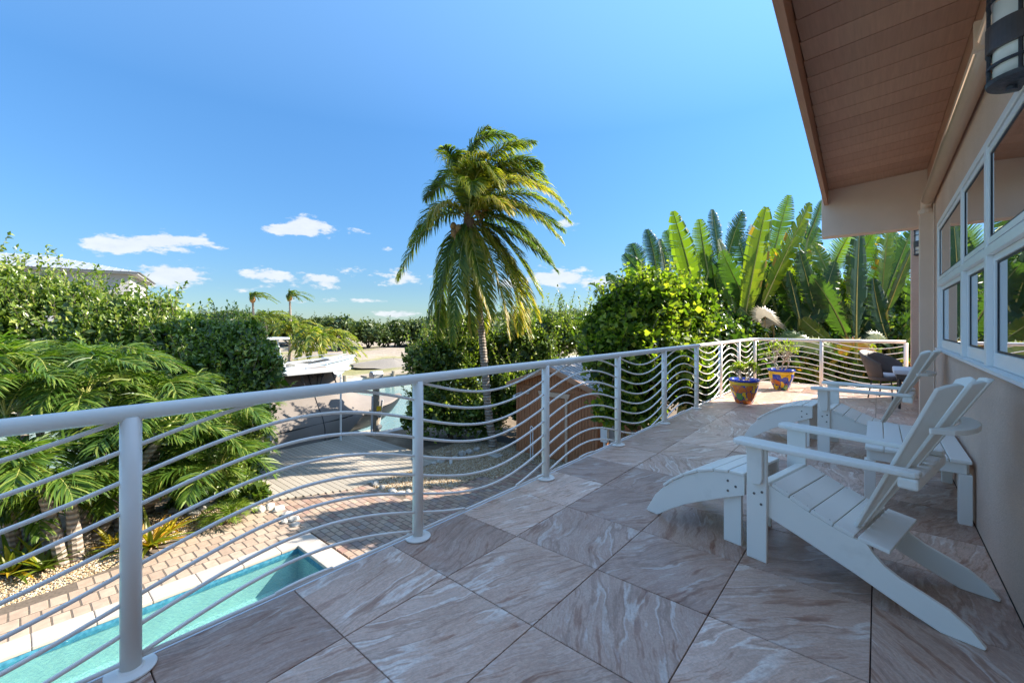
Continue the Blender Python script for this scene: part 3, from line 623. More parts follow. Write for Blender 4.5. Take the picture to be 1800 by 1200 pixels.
# wicker chair and low table at the far end
t = empty('wicker_chair', (.12,10.95,0), 'brown wicker armchair with rounded back at the far end of the terrace', 'chair', R(150))
m = MB(); n = 24
for ring, (rr, z, lean) in enumerate(((.26,.40,0),(.30,.60,.03),(.34,.82,.07),(.345,.90,.09),(.325,.92,.09),(.31,.82,.06),(.27,.60,.02),(.235,.40,0))):
    for k in range(n+1):
        a = -R(112)+R(224)*k/n; hz = z if z < .5 else z-.22*(abs(a)/R(112))**2*((z-.4)/.5)
        m.v.append((math.cos(a)*(rr+lean*.4)+lean*.5, math.sin(a)*rr, hz))
for i in range(8):
    for k in range(n):
        j = (i+1)%8; m.f.append((i*(n+1)+k, i*(n+1)+k+1, j*(n+1)+k+1, j*(n+1)+k)); m.t.append(.5); m.mi.append(0)
m.build('backrest', M['wicker'], t, smooth=True)
MB().lathe([(0,.36),(.25,.36),(.27,.38),(.27,.42),(.24,.435),(0,.435)], 24).build('seat', M['wicker'], t, smooth=True)
MB().lathe([(0,.437),(.22,.437),(.235,.46),(.22,.49),(0,.495)], 24).build('cushion', M['cushion'], t, smooth=True)
for a in (40,140,220,320):
    MB().tube([(.21*math.cos(R(a)),.21*math.sin(R(a)),.37),(.27*math.cos(R(a)),.27*math.sin(R(a)),0)], .012, 8).build('leg', M['darkmetal'], t)
t = empty('patio_table', (.62,10.15,0), 'dark wicker table with pale top beside the wicker chair', 'table')
MB().box((-.42,-.42,.585), (.42,.42,.665)).build('table_top', M['cushion'], t, bevel=.02)
MB().box((-.38,-.38,.50), (.38,.38,.583)).build('apron', M['wicker'], t, bevel=.01)
for sx in (-1,1):
    for sy in (-1,1): MB().tube([(sx*.34,sy*.34,0),(sx*.34,sy*.34,.51)], .018, 8).build('leg', M['darkmetal'], t)

# ------------------------------------------------------------ leaves
def rdirs(n):
    v = rng.normal(size=(n,3)); return v/np.linalg.norm(v, axis=1)[:,None]
def leaves(P, D, Nn, size, wr=.5, tint=None, fold=.18):
    """P base points, D leaf directions, Nn approx normals"""
    n = len(P); D = D/np.linalg.norm(D, axis=1)[:,None]; Sd = np.cross(D, Nn); Sd /= (np.linalg.norm(Sd, axis=1)[:,None]+1e-9); Nn = np.cross(Sd, D)
    sz = size*(rng.uniform(.65,1.25,n))[:,None]; w = sz*wr*.5
    b = P; tp = P+D*sz-Nn*sz*.10; md = P+D*sz*.5; l = md+Sd*w+Nn*w*fold*2; r = md-Sd*w+Nn*w*fold*2
    V = np.stack([b,r,tp,l], 1).reshape(-1,3); i = np.arange(n)*4
    F = np.concatenate([np.stack([i,i+1,i+2],1), np.stack([i,i+2,i+3],1)]); T = np.concatenate([tint, tint]); return V, F, T
def bush(name, label, cat, blobs, n, size, mat, base, wr=.5, sprigs=60, sprl=.5, trunks=3, up=.35, trad=.05, group=None, ybias=0, inner=.22, tmat=None):
    root = empty(name, base, label, cat, group=group)
    base0 = np.array(base); B = np.array([b[0] for b in blobs])-base0; Rd = np.array([b[1] for b in blobs])
    if inner < .3:
        eb, er = [], []
        for b_, r_0 in zip(B, Rd*.90):
            for d_ in rdirs(7): 
                d_[2] = abs(d_[2])*1.1-.25; q_ = rng.uniform(.22,.45); eb.append(b_+d_*r_0*(1.0-q_*.35)); er.append(r_0*q_)
        B = np.concatenate([B, eb]); Rd = np.concatenate([Rd*.88, er])
    wts = (Rd[:,0]*Rd[:,1]+Rd[:,0]*Rd[:,2]+Rd[:,1]*Rd[:,2]); wts /= wts.sum()
    def surf(k, rlo, rhi):
        idx = rng.choice(len(B), k, p=wts); d = rdirs(k); d[:,2] = np.where(d[:,2] < -.55, -d[:,2], d[:,2])
        rr = rng.uniform(rlo**2, rhi**2, k)**.5; lump = 1+.19*np.sin(d[:,0]*7+idx*1.7)*np.sin(d[:,1]*6+idx)*np.cos(d[:,2]*8+idx*.6)
        P = B[idx]+d*Rd[idx]*(rr*lump)[:,None]; o = d/Rd[idx]; o /= np.linalg.norm(o, axis=1)[:,None]
        keep = np.ones(k, bool)
        for j in range(len(B)):
            q = (((P-B[j])/Rd[j])**2).sum(1); keep &= ~((q < .5) & (idx != j))
        keep &= P[:,2] > .02
        return P[keep], o[keep]
    VV, FF, TT = [], [], []; off = 0
    def put(V, F, T):
        nonlocal off
        VV.append(V); FF.append(F+off); TT.append(T); off += len(V)
    P, o = surf(n, .80, 1.03)
    # clumping: pull leaves towards clump centres
    nc = max(8, n//26); C = P[rng.integers(0, len(P), nc)]; 
    ci = rng.integers(0, nc, len(P)); 
    # nearest of 6 random clumps
    best = np.full(len(P), 1e9); bi = ci.copy()
    for _ in range(14):
        c = rng.integers(0, nc, len(P)); dd = ((P-C[c])**2).sum(1); m_ = dd < best; best[m_] = dd[m_]; bi[m_] = c[m_]
    near = best < (size*9)**2; P[near] += (C[bi[near]]-P[near])*.45
    D = o*.7+rdirs(len(P))*.75+np.array([0,0,up]); Nn = o*.8+rdirs(len(P))*.55+np.array([0,0,.55])
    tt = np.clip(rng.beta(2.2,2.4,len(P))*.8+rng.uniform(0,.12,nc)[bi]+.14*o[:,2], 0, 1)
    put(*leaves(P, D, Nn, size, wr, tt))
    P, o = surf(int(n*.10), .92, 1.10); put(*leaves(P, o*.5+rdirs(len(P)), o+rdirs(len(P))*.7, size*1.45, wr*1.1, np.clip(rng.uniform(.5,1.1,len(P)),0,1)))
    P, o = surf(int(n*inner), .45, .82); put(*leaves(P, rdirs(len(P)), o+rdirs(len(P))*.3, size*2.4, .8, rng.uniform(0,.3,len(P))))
    tw = MB()
    if sprigs:
        P, o = surf(sprigs*2, .93, 1.0); sel = np.argsort(-(o[:,2]+rng.uniform(0,.9,len(o))))[:sprigs]
        for p, oo in zip(P[sel], o[sel]):
            L = sprl*rng.uniform(.35,1.1); d = oo*.5+np.array([0,0,.8])+rdirs(1)[0]*.35; d /= np.linalg.norm(d); m_ = max(8, int(L/size*3.2)); u = np.linspace(.05,1,m_)
            Q = p+d*u[:,None]*L+rng.normal(0,size*.1,(m_,3)); DD = d*.55+rdirs(m_)*.9; put(*leaves(Q, DD, rdirs(m_)*.6+np.array([0,0,.9]), size*.95, wr, np.clip(rng.uniform(.4,1,m_),0,1)))
            tw.tube([p-d*.25, p+d*L*.95], [.009,.003], 4, False)
    npmesh('foliage', np.concatenate(VV), np.concatenate(FF), np.concatenate(TT), mat, root, kind='stuff')
    for k in range(trunks):
        j = k % len(blobs); e = Vector(B[j]); a = random.uniform(0, 6.28); st = Vector((e.x*.25+math.cos(a)*.2, e.y*.25+math.sin(a)*.2, 0)); mid = st.lerp(e, .5)+Vector((random.uniform(-.2,.2),random.uniform(-.2,.2),.1))
        tw2 = MB().tube([st-Vector((0,0,.05)), mid, e], [trad*1.4,trad,trad*.5], 7)
        for q in range(5):
            dd = Vector(rdirs(1)[0])*.8; dd.z = abs(dd.z); tw2.tube([mid.lerp(e,.2+.15*q), e+Vector((dd.x*Rd[j][0],dd.y*Rd[j][1],dd.z*Rd[j][2]))*.9], [trad*.45,trad*.12], 5)
        tw2.build('trunk', tmat or M['bark'], root, smooth=True)
    if tw.v: tw.build('twigs', tmat or M['bark'], root, kind='stuff')
    return root
def bl(px, py, Z, r, dz=None):       # blob of foliage: where it stands at distance Z, radii in metres
    p = at(px, py, Z); return (tuple(p), r if isinstance(r, tuple) else (r,r,r))

# ---- frond builder
def bez(p0, p1, p2, n):
    return [p0*(1-t_)**2+p1*2*t_*(1-t_)+p2*t_*t_ for t_ in [i/(n-1) for i in range(n)]]
def frond(p0, p1, p2, mat, parent, n=60, ll=.6, lw=.035, droop=.6, wind=(0,0,0), tint=(.2,.6), rr=.02, start=.15, vang=.5, tipyellow=0, jit=.07, name='frond', rmat=None):
    """one arching frond, rachis plus leaflets, joined in one mesh"""
    N_ = 26; pts = bez(Vector(p0), Vector(p1), Vector(p2), N_); m = MB(); m.tube(pts, [rr*(1-.85*i/(N_-1)) for i in range(N_)], 5, tint=.55, mi=1)
    pa = np.array([tuple(p) for p in pts]); wind = np.array(wind)
    V, F, T = [], [], []; off = 0
    for s in (-1,1):
        for k in range(n):
            u = start+(1-start)*(k+rng.uniform(0,.8))/n; u = min(u,.999); x = u*(N_-1); i = int(x); fr = x-i; p = pa[i]*(1-fr)+pa[min(i+1,N_-1)]*fr
            tg = pa[min(i+1,N_-1)]-pa[max(i-1,0)]; tg /= np.linalg.norm(tg)+1e-9
            sd = np.cross(tg, np.array([0,0,1.])); nl = np.linalg.norm(sd); sd = sd/nl if nl > .15 else np.array([RIGHT.x,RIGHT.y,0])
            upv = np.cross(sd, tg)
            prof = math.sin(PI*min(1,(u-start)/(1-start)*.86+.12))**.6; L = ll*prof*rng.uniform(.85,1.12)+.05
            d = sd*s*(.95-.35*u)+tg*(.45+.45*u)+upv*vang*rng.uniform(.5,1.2)+rng.normal(0,jit,3); d /= np.linalg.norm(d)
            g = np.array([0,0,-1.])
            q = [p]; cur = p; dd = d
            for e in range(3):
                dd = dd+g*droop*(.35+.45*e)*rng.uniform(.7,1.2)+wind*(.4+.3*e); dd = dd/np.linalg.norm(dd); cur = cur+dd*L/3; q.append(cur)
            wv = np.cross(d, upv+rng.normal(0,.3,3)); wv /= np.linalg.norm(wv)+1e-9; w = lw*rng.uniform(.8,1.2)
            V += [q[0]-wv*w*.3, q[0]+wv*w*.3, q[1]-wv*w*.5, q[1]+wv*w*.5, q[2]-wv*w*.38, q[2]+wv*w*.38, q[3]]
            F += [(off,off+1,off+3,off+2),(off+2,off+3,off+5,off+4),(off+4,off+5,off+6)]; off += 7
            tt = rng.uniform(*tint); T += [min(1,tt+tipyellow*.0), min(1,tt+tipyellow*.4), min(1,tt+tipyellow)]
    m.add(V, F); m.t[-len(T):] = T
    return m.build(name, [mat, rmat or M['petiole']], parent)

# ---- coconut palm
def coconut():
    Z = 14.68; base = gz(866, Z, GZ-.03); t = empty('coconut_palm', base, 'tall windblown coconut palm with yellowing fronds between the dock and the shed', 'palm tree')
    B = lambda px, py, dz=0: at(px, py, Z+dz)-base
    tr = [B(868,798),B(866,775),B(861,745),B(856,700),B(853,660),B(848,600),B(842,540),B(836,480),B(831,430),B(826,392)]
    m = MB(); P = []
    for i in range(len(tr)-1):
        for k in range(7): P.append(tr[i].lerp(tr[i+1], k/7))
    P.append(tr[-1]); n = len(P); rad = [(.24-.10*min(1,i/6) if i < 7 else .145-.045*i/n)*(1+.07*(1 if i%2 else -1)) for i in range(n)]
    m.tube(P, rad, 12); m.build('trunk', M['trunk'], t, smooth=False)
    m = MB(); m.tube([B(833,450),B(829,420),B(825,395),B(822,370)], [.12,.19,.22,.10], 10); m.build('crown_fibre', M['fibre'], t, smooth=True)
    fr = [ # tip & mid control, depth offsets, tint lo/hi, yellow tip, leaflet length
     ((763,335,0),(698,492,.3),(.1,.4),.15,.62),((772,322,-.4),(755,398,-.8),(.5,.85),.2,.45),
     ((790,262,.2),(868,232,.6),(.15,.5),.1,.62),((800,205,0),(905,242,.1),(.15,.45),.05,.62),((782,225,-.3),(800,300,-.7),(.25,.6),.2,.62),
     ((862,215,.4),(1000,372,.6),(.25,.6),.25,.68),((868,262,-.2),(985,352,-.8),(.4,.75),.3,.6),((880,300,-.5),(988,425,-.6),(.3,.6),.3,.66),
     ((905,335,.3),(990,405,.9),(.1,.45),.1,.62),((890,345,-.6),(978,478,-.8),(.05,.35),.2,.66),((905,400,0),(965,460,.4),(.1,.4),.15,.6),
     ((862,318,-1.3),(895,375,-2.0),(.45,.8),.3,.5),((878,395,-.5),(928,590,-1.0),(.35,.7),.45,.72),((905,420,.2),(912,585,.3),(.35,.75),.45,.7),((872,430,-.9),(895,590,-1.2),(.3,.7),.5,.7),
     ((800,395,-.3),(752,565,-.8),(.1,.4),.25,.72),((806,430,-.9),(795,600,-1.3),(.2,.5),.4,.66),((775,410,.4),(772,560,.9),(.1,.4),.3,.7),((840,450,.5),(850,580,.8),(.2,.6),.5,.66),
     ((815,255,.6),(760,330,1.0),(.1,.4),.1,.5),((850,290,.9),(930,300,1.6),(.1,.4),.1,.6),((835,240,-.6),(880,330,-1.3),(.3,.65),.2,.6),((820,450,-.5),(830,590,-.9),(.25,.6),.5,.62),
     ((885,250,.2),(950,290,.5),(.15,.5),.15,.6),((800,300,-.6),(850,270,-.9),(.4,.7),.2,.6),((900,440,-.4),(945,560,-.3),(.3,.7),.45,.66),((780,440,-.2),(770,590,-.3),(.15,.5),.4,.66),
     ((880,225,.5),(960,320,.9),(.1,.45),.15,.7),((900,290,-.9),(1000,390,-1.3),(.2,.55),.2,.7),((790,290,.5),(748,350,.9),(.1,.4),.1,.6),((780,320,.8),(720,430,1.3),(.1,.4),.15,.65),((860,240,.9),(940,250,1.4),(.1,.4),.1,.6),((880,380,-.3),(950,520,-.6),(.2,.55),.3,.7),((845,235,-.2),(930,255,-.5),(.2,.6),.15,.6),((822,240,.3),(858,225,.2),(.2,.5),.1,.5),((870,290,.5),(960,330,1.0),(.15,.5),.15,.62),((860,330,-.9),(950,380,-1.5),(.3,.7),.25,.62),((830,280,-.9),(830,340,-1.6),(.25,.6),.2,.6),
     ((800,270,-.1),(780,260,-.4),(.2,.5),.1,.5),((880,360,.8),(950,440,1.5),(.1,.4),.15,.62),((830,430,-.9),(862,560,-1.5),(.3,.7),.4,.66),((880,430,.5),(930,540,.9),(.1,.5),.35,.66),((845,300,.3),(900,270,.9),(.15,.5),.1,.6)]
    w = np.array([RIGHT.x, RIGHT.y, 0])*.42
    for mid, tip, tn, ty, ll in fr:
        frond(B(824,388), B(*mid), B(*tip), M['L_coco'], t, n=104, ll=ll*1.35, lw=.046, droop=.75, wind=w*.6, tint=(tn[0]+.05,tn[1]+.08), rr=.028, start=.12, tipyellow=ty)
    for px, py, dz in ((806,402,-.25),(798,410,-.2),(812,412,-.3),(804,420,-.25),(846,380,-.3),(853,372,-.3),(797,398,-.1),(838,372,-.3)):
        p = B(px, py, dz); m = MB(); m.lathe([(0,-.15),(.07,-.12),(.115,-.02),(.11,.06),(.05,.14),(0,.15)], 10, c=tuple(p)); m.build('coconut', M['husk'], t, smooth=True)
    m = MB()
    for k in range(26):
        a = random.uniform(0,6.28); p = B(random.uniform(812,850), random.uniform(370,400), -.2); e = p+Vector((math.cos(a)*.3,math.sin(a)*.3,random.uniform(-.5,.1))); m.tube([p,(p+e)/2+Vector((0,0,.1)),e], [.012,.01,.004], 4, tint=.5)
    m.build('flower_stalks', M['husk'], t, kind='stuff')
coconut()

# ---- small garden palms behind the pool
def adonidia(label, bpx, bZ, cpx, cpy, cZ, n, ln, seed, tint=(.35,.85), trk=.085, emin=.15):
    n = max(8, n-1); tint = (tint[0]-.3, .9)
    random.seed(seed); base = gz(bpx, bZ, GZ-.03); t = empty('garden_palm', base, label, 'palm', group='small palms beside the pool')
    top = at(cpx, cpy, cZ)-base; P = [Vector((0,0,0)).lerp(top, u)+Vector((0,0,.12*math.sin(u*PI))) for u in [i/24 for i in range(25)]]
    m = MB(); m.tube(P[:20], [trk*(1.25-.35*i/19)*(1+.045*(i%2)) for i in range(20)], 10); m.build('trunk', M['trunk'], t)
    m = MB(); m.tube(P[19:], [trk*.85,trk*.98,trk*.9,trk*.7,trk*.5,trk*.3], 10); m.build('crownshaft', M['crownshaft'], t, smooth=True)
    for k in range(n):
        a = 2*PI*(k+random.uniform(-.6,.6))/n; el = random.uniform(emin,1.45); L = ln*random.uniform(.85,1.15)
        h = Vector((math.cos(a), math.sin(a), 0)); mid = top+h*L*.45*math.cos(el)+Vector((0,0,L*.62*math.sin(el))); tip = top+h*L*random.uniform(.55,.85)+Vector((0,0,L*(.62*math.sin(el)-random.uniform(.2,.6))))
        frond(top, mid, tip, M['L_palm'], t, n=44, ll=.54, lw=.032, droop=.34, jit=.13, wind=(.10,.12,0), tint=tint, rr=.016, start=.16, vang=.35, tipyellow=.08)
adonidia('leftmost garden palm, its crown cut by the left edge of the photo', 95, 7.55, 10, 730, 7.9, 11, 1.9, 1)
adonidia('small palm with a bright green crownshaft just left of the nearest railing post', 135, 7.62, 122, 868, 7.5, 9, 1.35, 2, (.4,.9))
adonidia('palm with slanting ringed trunk leaning left beside the bromeliads', 112, 7.5, 62, 830, 7.3, 9, 1.5, 3)
adonidia('garden palm with wide arching fronds in the middle, against the big left hedge', 150, 8.2, 150, 700, 8.6, 12, 1.75, 4)
adonidia('garden palm leaning right towards the dock', 165, 8.3, 300, 745, 8.9, 12, 1.7, 5)
adonidia('garden palm at the right end of the clump with fronds over the hedge foot', 190, 8.9, 385, 830, 9.3, 9, 1.5, 6, (.3,.8))
adonidia('garden palm behind the nearest railing post', 160, 8.6, 240, 800, 8.6, 10, 1.7, 8, (.3,.8))

adonidia('garden palm against the dark bush, fronds hanging over the top rail', 330, 9.9, 400, 760, 9.9, 11, 1.8, 23, (.3,.85))
adonidia('low garden palm at the left edge beside the large bromeliad', 30, 7.6, 5, 850, 7.4, 9, 1.5, 24, (.4,.9))
adonidia('erect fronded palm rising highest at the left edge of the clump', 40, 8.3, 40, 672, 8.6, 13, 2.0, 31, (.45,1.), .085, .75)
adonidia('dark erect palm crown against the left hedge', 175, 9.2, 182, 660, 9.4, 12, 1.9, 32, (.2,.8), .085, .8)
adonidia('upright young palm behind the middle of the clump', 260, 9.6, 285, 715, 9.8, 12, 1.8, 33, (.4,1.), .085, .7)
adonidia('low bushy palm beside the slanting trunk', 60, 8.0, 62, 905, 7.9, 12, 1.3, 34, (.4,1.), .06, .5)
adonidia('low bushy palm behind the bromeliads right of the trunks', 210, 8.7, 205, 880, 8.7, 12, 1.4, 35, (.35,1.), .06, .5)
adonidia('low bushy palm near the cycad below the dark bush', 330, 9.6, 335, 850, 9.7, 11, 1.3, 36, (.35,.95), .06, .5)
# ---- hedges and bushes
g0 = lambda px, Z: tuple(gz(px, Z, GZ-.03))
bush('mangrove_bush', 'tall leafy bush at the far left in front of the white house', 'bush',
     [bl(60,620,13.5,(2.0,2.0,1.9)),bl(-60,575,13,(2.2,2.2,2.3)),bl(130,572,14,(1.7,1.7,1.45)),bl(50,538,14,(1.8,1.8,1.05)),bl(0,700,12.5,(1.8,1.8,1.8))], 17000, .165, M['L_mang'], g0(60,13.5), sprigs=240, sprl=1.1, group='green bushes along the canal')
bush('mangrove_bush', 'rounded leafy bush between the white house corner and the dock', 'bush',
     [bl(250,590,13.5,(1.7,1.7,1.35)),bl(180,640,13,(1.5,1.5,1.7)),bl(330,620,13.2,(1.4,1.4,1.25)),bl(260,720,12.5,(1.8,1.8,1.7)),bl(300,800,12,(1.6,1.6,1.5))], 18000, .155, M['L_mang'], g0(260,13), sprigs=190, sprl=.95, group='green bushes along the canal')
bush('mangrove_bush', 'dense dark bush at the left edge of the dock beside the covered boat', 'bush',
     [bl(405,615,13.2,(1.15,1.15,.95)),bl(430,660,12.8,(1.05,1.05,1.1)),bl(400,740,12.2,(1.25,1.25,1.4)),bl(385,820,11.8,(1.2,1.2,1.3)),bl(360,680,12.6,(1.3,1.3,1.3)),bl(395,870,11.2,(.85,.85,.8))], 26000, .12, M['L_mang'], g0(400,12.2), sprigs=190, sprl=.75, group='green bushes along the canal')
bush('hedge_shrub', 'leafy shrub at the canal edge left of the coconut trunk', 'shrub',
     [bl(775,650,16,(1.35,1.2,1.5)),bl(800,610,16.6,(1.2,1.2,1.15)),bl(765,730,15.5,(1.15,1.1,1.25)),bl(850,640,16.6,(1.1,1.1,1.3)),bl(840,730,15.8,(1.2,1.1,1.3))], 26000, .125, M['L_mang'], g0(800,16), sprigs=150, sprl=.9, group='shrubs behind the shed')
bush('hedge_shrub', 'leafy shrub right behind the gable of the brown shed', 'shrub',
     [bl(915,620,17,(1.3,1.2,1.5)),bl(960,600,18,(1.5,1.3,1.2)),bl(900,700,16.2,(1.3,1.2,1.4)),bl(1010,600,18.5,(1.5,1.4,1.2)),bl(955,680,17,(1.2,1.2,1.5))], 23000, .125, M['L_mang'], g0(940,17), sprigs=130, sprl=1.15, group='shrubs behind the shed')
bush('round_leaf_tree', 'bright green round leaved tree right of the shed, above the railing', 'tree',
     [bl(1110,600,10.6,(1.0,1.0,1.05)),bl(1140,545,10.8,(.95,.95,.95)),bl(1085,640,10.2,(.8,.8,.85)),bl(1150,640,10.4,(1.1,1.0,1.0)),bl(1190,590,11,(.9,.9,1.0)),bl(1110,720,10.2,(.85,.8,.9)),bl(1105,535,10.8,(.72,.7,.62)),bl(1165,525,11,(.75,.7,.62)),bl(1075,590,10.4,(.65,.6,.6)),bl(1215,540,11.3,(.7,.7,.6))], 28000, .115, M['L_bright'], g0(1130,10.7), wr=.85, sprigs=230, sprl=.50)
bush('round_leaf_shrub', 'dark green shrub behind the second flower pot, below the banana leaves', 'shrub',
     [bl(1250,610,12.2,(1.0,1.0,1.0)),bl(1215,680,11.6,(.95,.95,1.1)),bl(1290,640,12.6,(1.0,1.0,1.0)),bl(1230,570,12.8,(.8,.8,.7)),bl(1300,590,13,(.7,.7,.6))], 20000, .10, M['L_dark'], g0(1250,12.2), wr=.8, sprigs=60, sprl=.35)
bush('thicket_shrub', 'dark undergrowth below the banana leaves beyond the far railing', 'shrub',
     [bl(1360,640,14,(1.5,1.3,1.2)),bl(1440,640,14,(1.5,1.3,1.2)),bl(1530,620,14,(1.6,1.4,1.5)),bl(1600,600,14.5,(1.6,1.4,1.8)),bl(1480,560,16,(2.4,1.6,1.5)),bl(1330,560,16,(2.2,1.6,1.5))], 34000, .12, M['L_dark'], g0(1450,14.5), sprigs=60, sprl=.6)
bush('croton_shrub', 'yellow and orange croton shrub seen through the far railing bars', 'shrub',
     [bl(1400,690,12.4,(.75,.7,.8)),bl(1460,665,12.6,(.8,.7,.9)),bl(1525,680,12.2,(.75,.7,.85)),bl(1580,690,12.4,(.8,.7,.9))], 5200, .19, M['L_cro'], g0(1480,12.5), wr=.34, sprigs=60, sprl=.5)

# ---- banana-like leaves (white bird of paradise)
def bigleaf(p0, p2, width, parent, tint, bend=(0,0,0), nseg=46, torn=.5, face=None, stem=None):
    p0, p2 = Vector(p0), Vector(p2); L = (p2-p0).length; d = (p2-p0).normalized(); side = (face or RIGHT)-d*(face or RIGHT).dot(d); side.normalize(); nrm = side.cross(d)
    mid = (p0+p2)/2+Vector(bend); pts = bez(p0, mid, p2, nseg+1); m = MB(); m.tube(pts, [.028*(1-.85*i/nseg) for i in range(nseg+1)], 5, tint=.8, mi=1)
    if stem is not None:
        m.tube([Vector(stem), Vector(stem).lerp(p0,.6)+Vector((0,0,.2)), p0], [.06,.045,.028], 6, tint=.6, mi=1)
    for s in (-1,1):
        k = 0
        while k < nseg:
            g = 1 if rng.random() < torn+.25 else rng.integers(2,5); g = int(min(g, nseg-k)); dr = rng.uniform(-.15,.3); tn = float(np.clip(rng.normal(tint*.92,.045),0,.9)); sw = rng.uniform(-.04,.04)
            def edge(i):
                u = i/nseg; w = width*.5*(math.sin(PI*min(1,.05+.93*u**1.05))**.62)
                return w
            tg = (pts[min(k+1,nseg)]-pts[k]).normalized()
            a, b = pts[k], pts[k+g]; wa, wb = edge(k)*rng.uniform(.9,1.05), edge(k+g)*rng.uniform(.9,1.05)
            o = lambda w, f: side*s*w*(1-.12*f)+tg*w*(.45+sw)*f+nrm*(.30*w*(1-f)*f*2-dr*w*f*f*.6)-Vector((0,0,w*.18*f*f))
            sh = (b-a).length*(.24 if torn > .45 else (.12 if torn > .27 else .05))
            rows = [[a, b-tg*0]]
            for f in (.4,.75,1.): rows.append([a+o(wa*f,f)+tg*sh*f*f, b+o(wb*f,f)-tg*sh*f*f])
            vs = [q for r in rows for q in r]; m.add(vs, [(0,1,3,2),(2,3,5,4),(4,5,7,6)], tn); m.t[-1] = min(.97, tn+(.3 if rng.random() < .12 else .02)); m.t[-2] = min(.9, tn+.01)
            k += g
    return m.build('leaf', [M['L_ban'], M['petiole']], parent)
clumps = {
 'a': (1200, 14.5, 'banana-like plant at the left of the row, its torn leaves standing dark against the sky'),
 'b': (1300, 14.0, 'banana-like plant in the middle of the row with two tall yellow-green leaves'),
 'c': (1395, 14.6, 'tall banana-like plant whose highest leaves reach the roof corner'),
 'd': (1505, 13.0, 'broad banana-like plant framed under the stucco beam'),
 'e': (1580, 14.0, 'banana-like plant at the right end beside the far lantern')}
CL = {}; CLX = {k: v[0] for k, v in clumps.items()}
for k, (px, Z, lab) in clumps.items():
    e = empty('bird_of_paradise_plant', gz(px, Z, GZ-.03), lab, 'plant', group='banana-like plants beyond the far railing'); CL[k] = e
    m = MB()
    for q in range(4):
        m.tube([(random.uniform(-.4,.4),random.uniform(-.4,.4),0),(random.uniform(-.2,.2),random.uniform(-.2,.2),1.6),(random.uniform(-.4,.4),random.uniform(-.4,.4),3.0)], [.11,.09,.06], 8)
    m.build('stems', M['petiole'], e, smooth=True)
LV = [('a',1231,547,1183,371,41,13.2,.68,.35),('a',1245,480,1229,385,34,14.2,.55,.6),('b',1263,450,1252,368,26,14.8,.3,.8),('b',1309,560,1347,364,46,12.8,.80,.25),('c',1348,500,1387,343,38,14.6,.42,.7),
 ('c',1341,535,1425,357,50,13.2,.85,.3),('b',1277,460,1306,372,40,15,.25,.8),('b',1295,525,1263,420,34,14,.45,.5),('b',1291,545,1267,466,32,13.6,.6,.5),('a',1155,485,1137,403,32,15,.15,.85),
 ('a',1126,480,1110,428,36,15.5,.1,.85),('a',1192,480,1171,405,32,15,.2,.8),('c',1434,550,1405,441,48,13.4,.28,.3),('d',1462,500,1430,428,42,13.8,.82,.4),('d',1505,590,1512,398,52,11.6,.16,.4),
 ('d',1548,530,1562,398,58,13.4,.85,.35),('e',1558,550,1606,432,40,13,.25,.2),('c',1405,560,1386,476,38,13.2,.2,.3),('d',1462,480,1495,410,50,14.6,.6,.7),('e',1590,500,1568,405,46,14.8,.55,.6),
 ('c',1375,520,1440,400,40,15.4,.5,.7),('b',1320,500,1290,400,38,15.4,.2,.7),('d',1480,560,1440,460,50,13.9,.3,.3),('e',1560,600,1535,490,56,13,.2,.3),('d',1500,600,1560,520,50,13.2,.25,.3),
 ('c',1395,600,1450,500,44,13.4,.3,.4),('b',1300,600,1330,480,44,13.6,.2,.4),('a',1215,560,1205,440,36,14.6,.25,.6),('a',1180,520,1160,420,30,15.2,.15,.8),('e',1600,590,1625,470,50,14,.3,.4),
 ('e',1575,620,1630,560,44,13,.35,.3),('c',1350,590,1300,540,36,12.9,.55,.4),('d',1470,610,1410,560,34,12.9,.75,.4),('b',1330,470,1322,395,34,15.6,.2,.8),('c',1420,470,1412,385,34,15.8,.25,.8),('e',1545,470,1520,400,46,15.4,.45,.7),
 ('c',1420,420,1445,352,20,14.8,.2,.9),('b',1265,540,1245,430,34,14.6,.12,.7),('a',1245,560,1215,470,34,14.2,.4,.4)]
for q in range(40):
    k = 'abcde'[q%5]; x0 = CLX[k]+random.uniform(-45,45); y0 = random.uniform(520,600); sgn = random.choice((-1,1)); x1 = x0+sgn*random.uniform(25,95); y1 = y0-random.uniform(50,135)
    LV.append((k, x0, y0, min(1640,x1), y1, random.uniform(28,44), random.uniform(13.2,15.6), random.choice((.1,.2,.3,.5,.8)), random.uniform(.3,.8)))
for k, x0, y0, x1, y1, w, Z, tn, torn in LV:
    tn = min(.84, tn+(.06 if k in 'de' else 0)); e = CL[k]; b = Vector(e.location); p0 = at(x0,y0,Z)-b; p1 = at(x1,y1,Z+rng.uniform(-.6,.6))-b  # tint puts backlight into the leaf colour, a little more in the right-hand clumps
    fc = (RIGHT+FWD*rng.uniform(-.5,.5)).normalized()
    bigleaf(p0, p1, w*1.15*Z/FL, e, tn, bend=RIGHT*rng.uniform(-.12,.12)+FWD*rng.uniform(-.2,.2)+Vector((0,0,.1)), torn=torn, face=fc, stem=(p0.x*.3,p0.y*.3,max(.5,p0.z-2.2)))
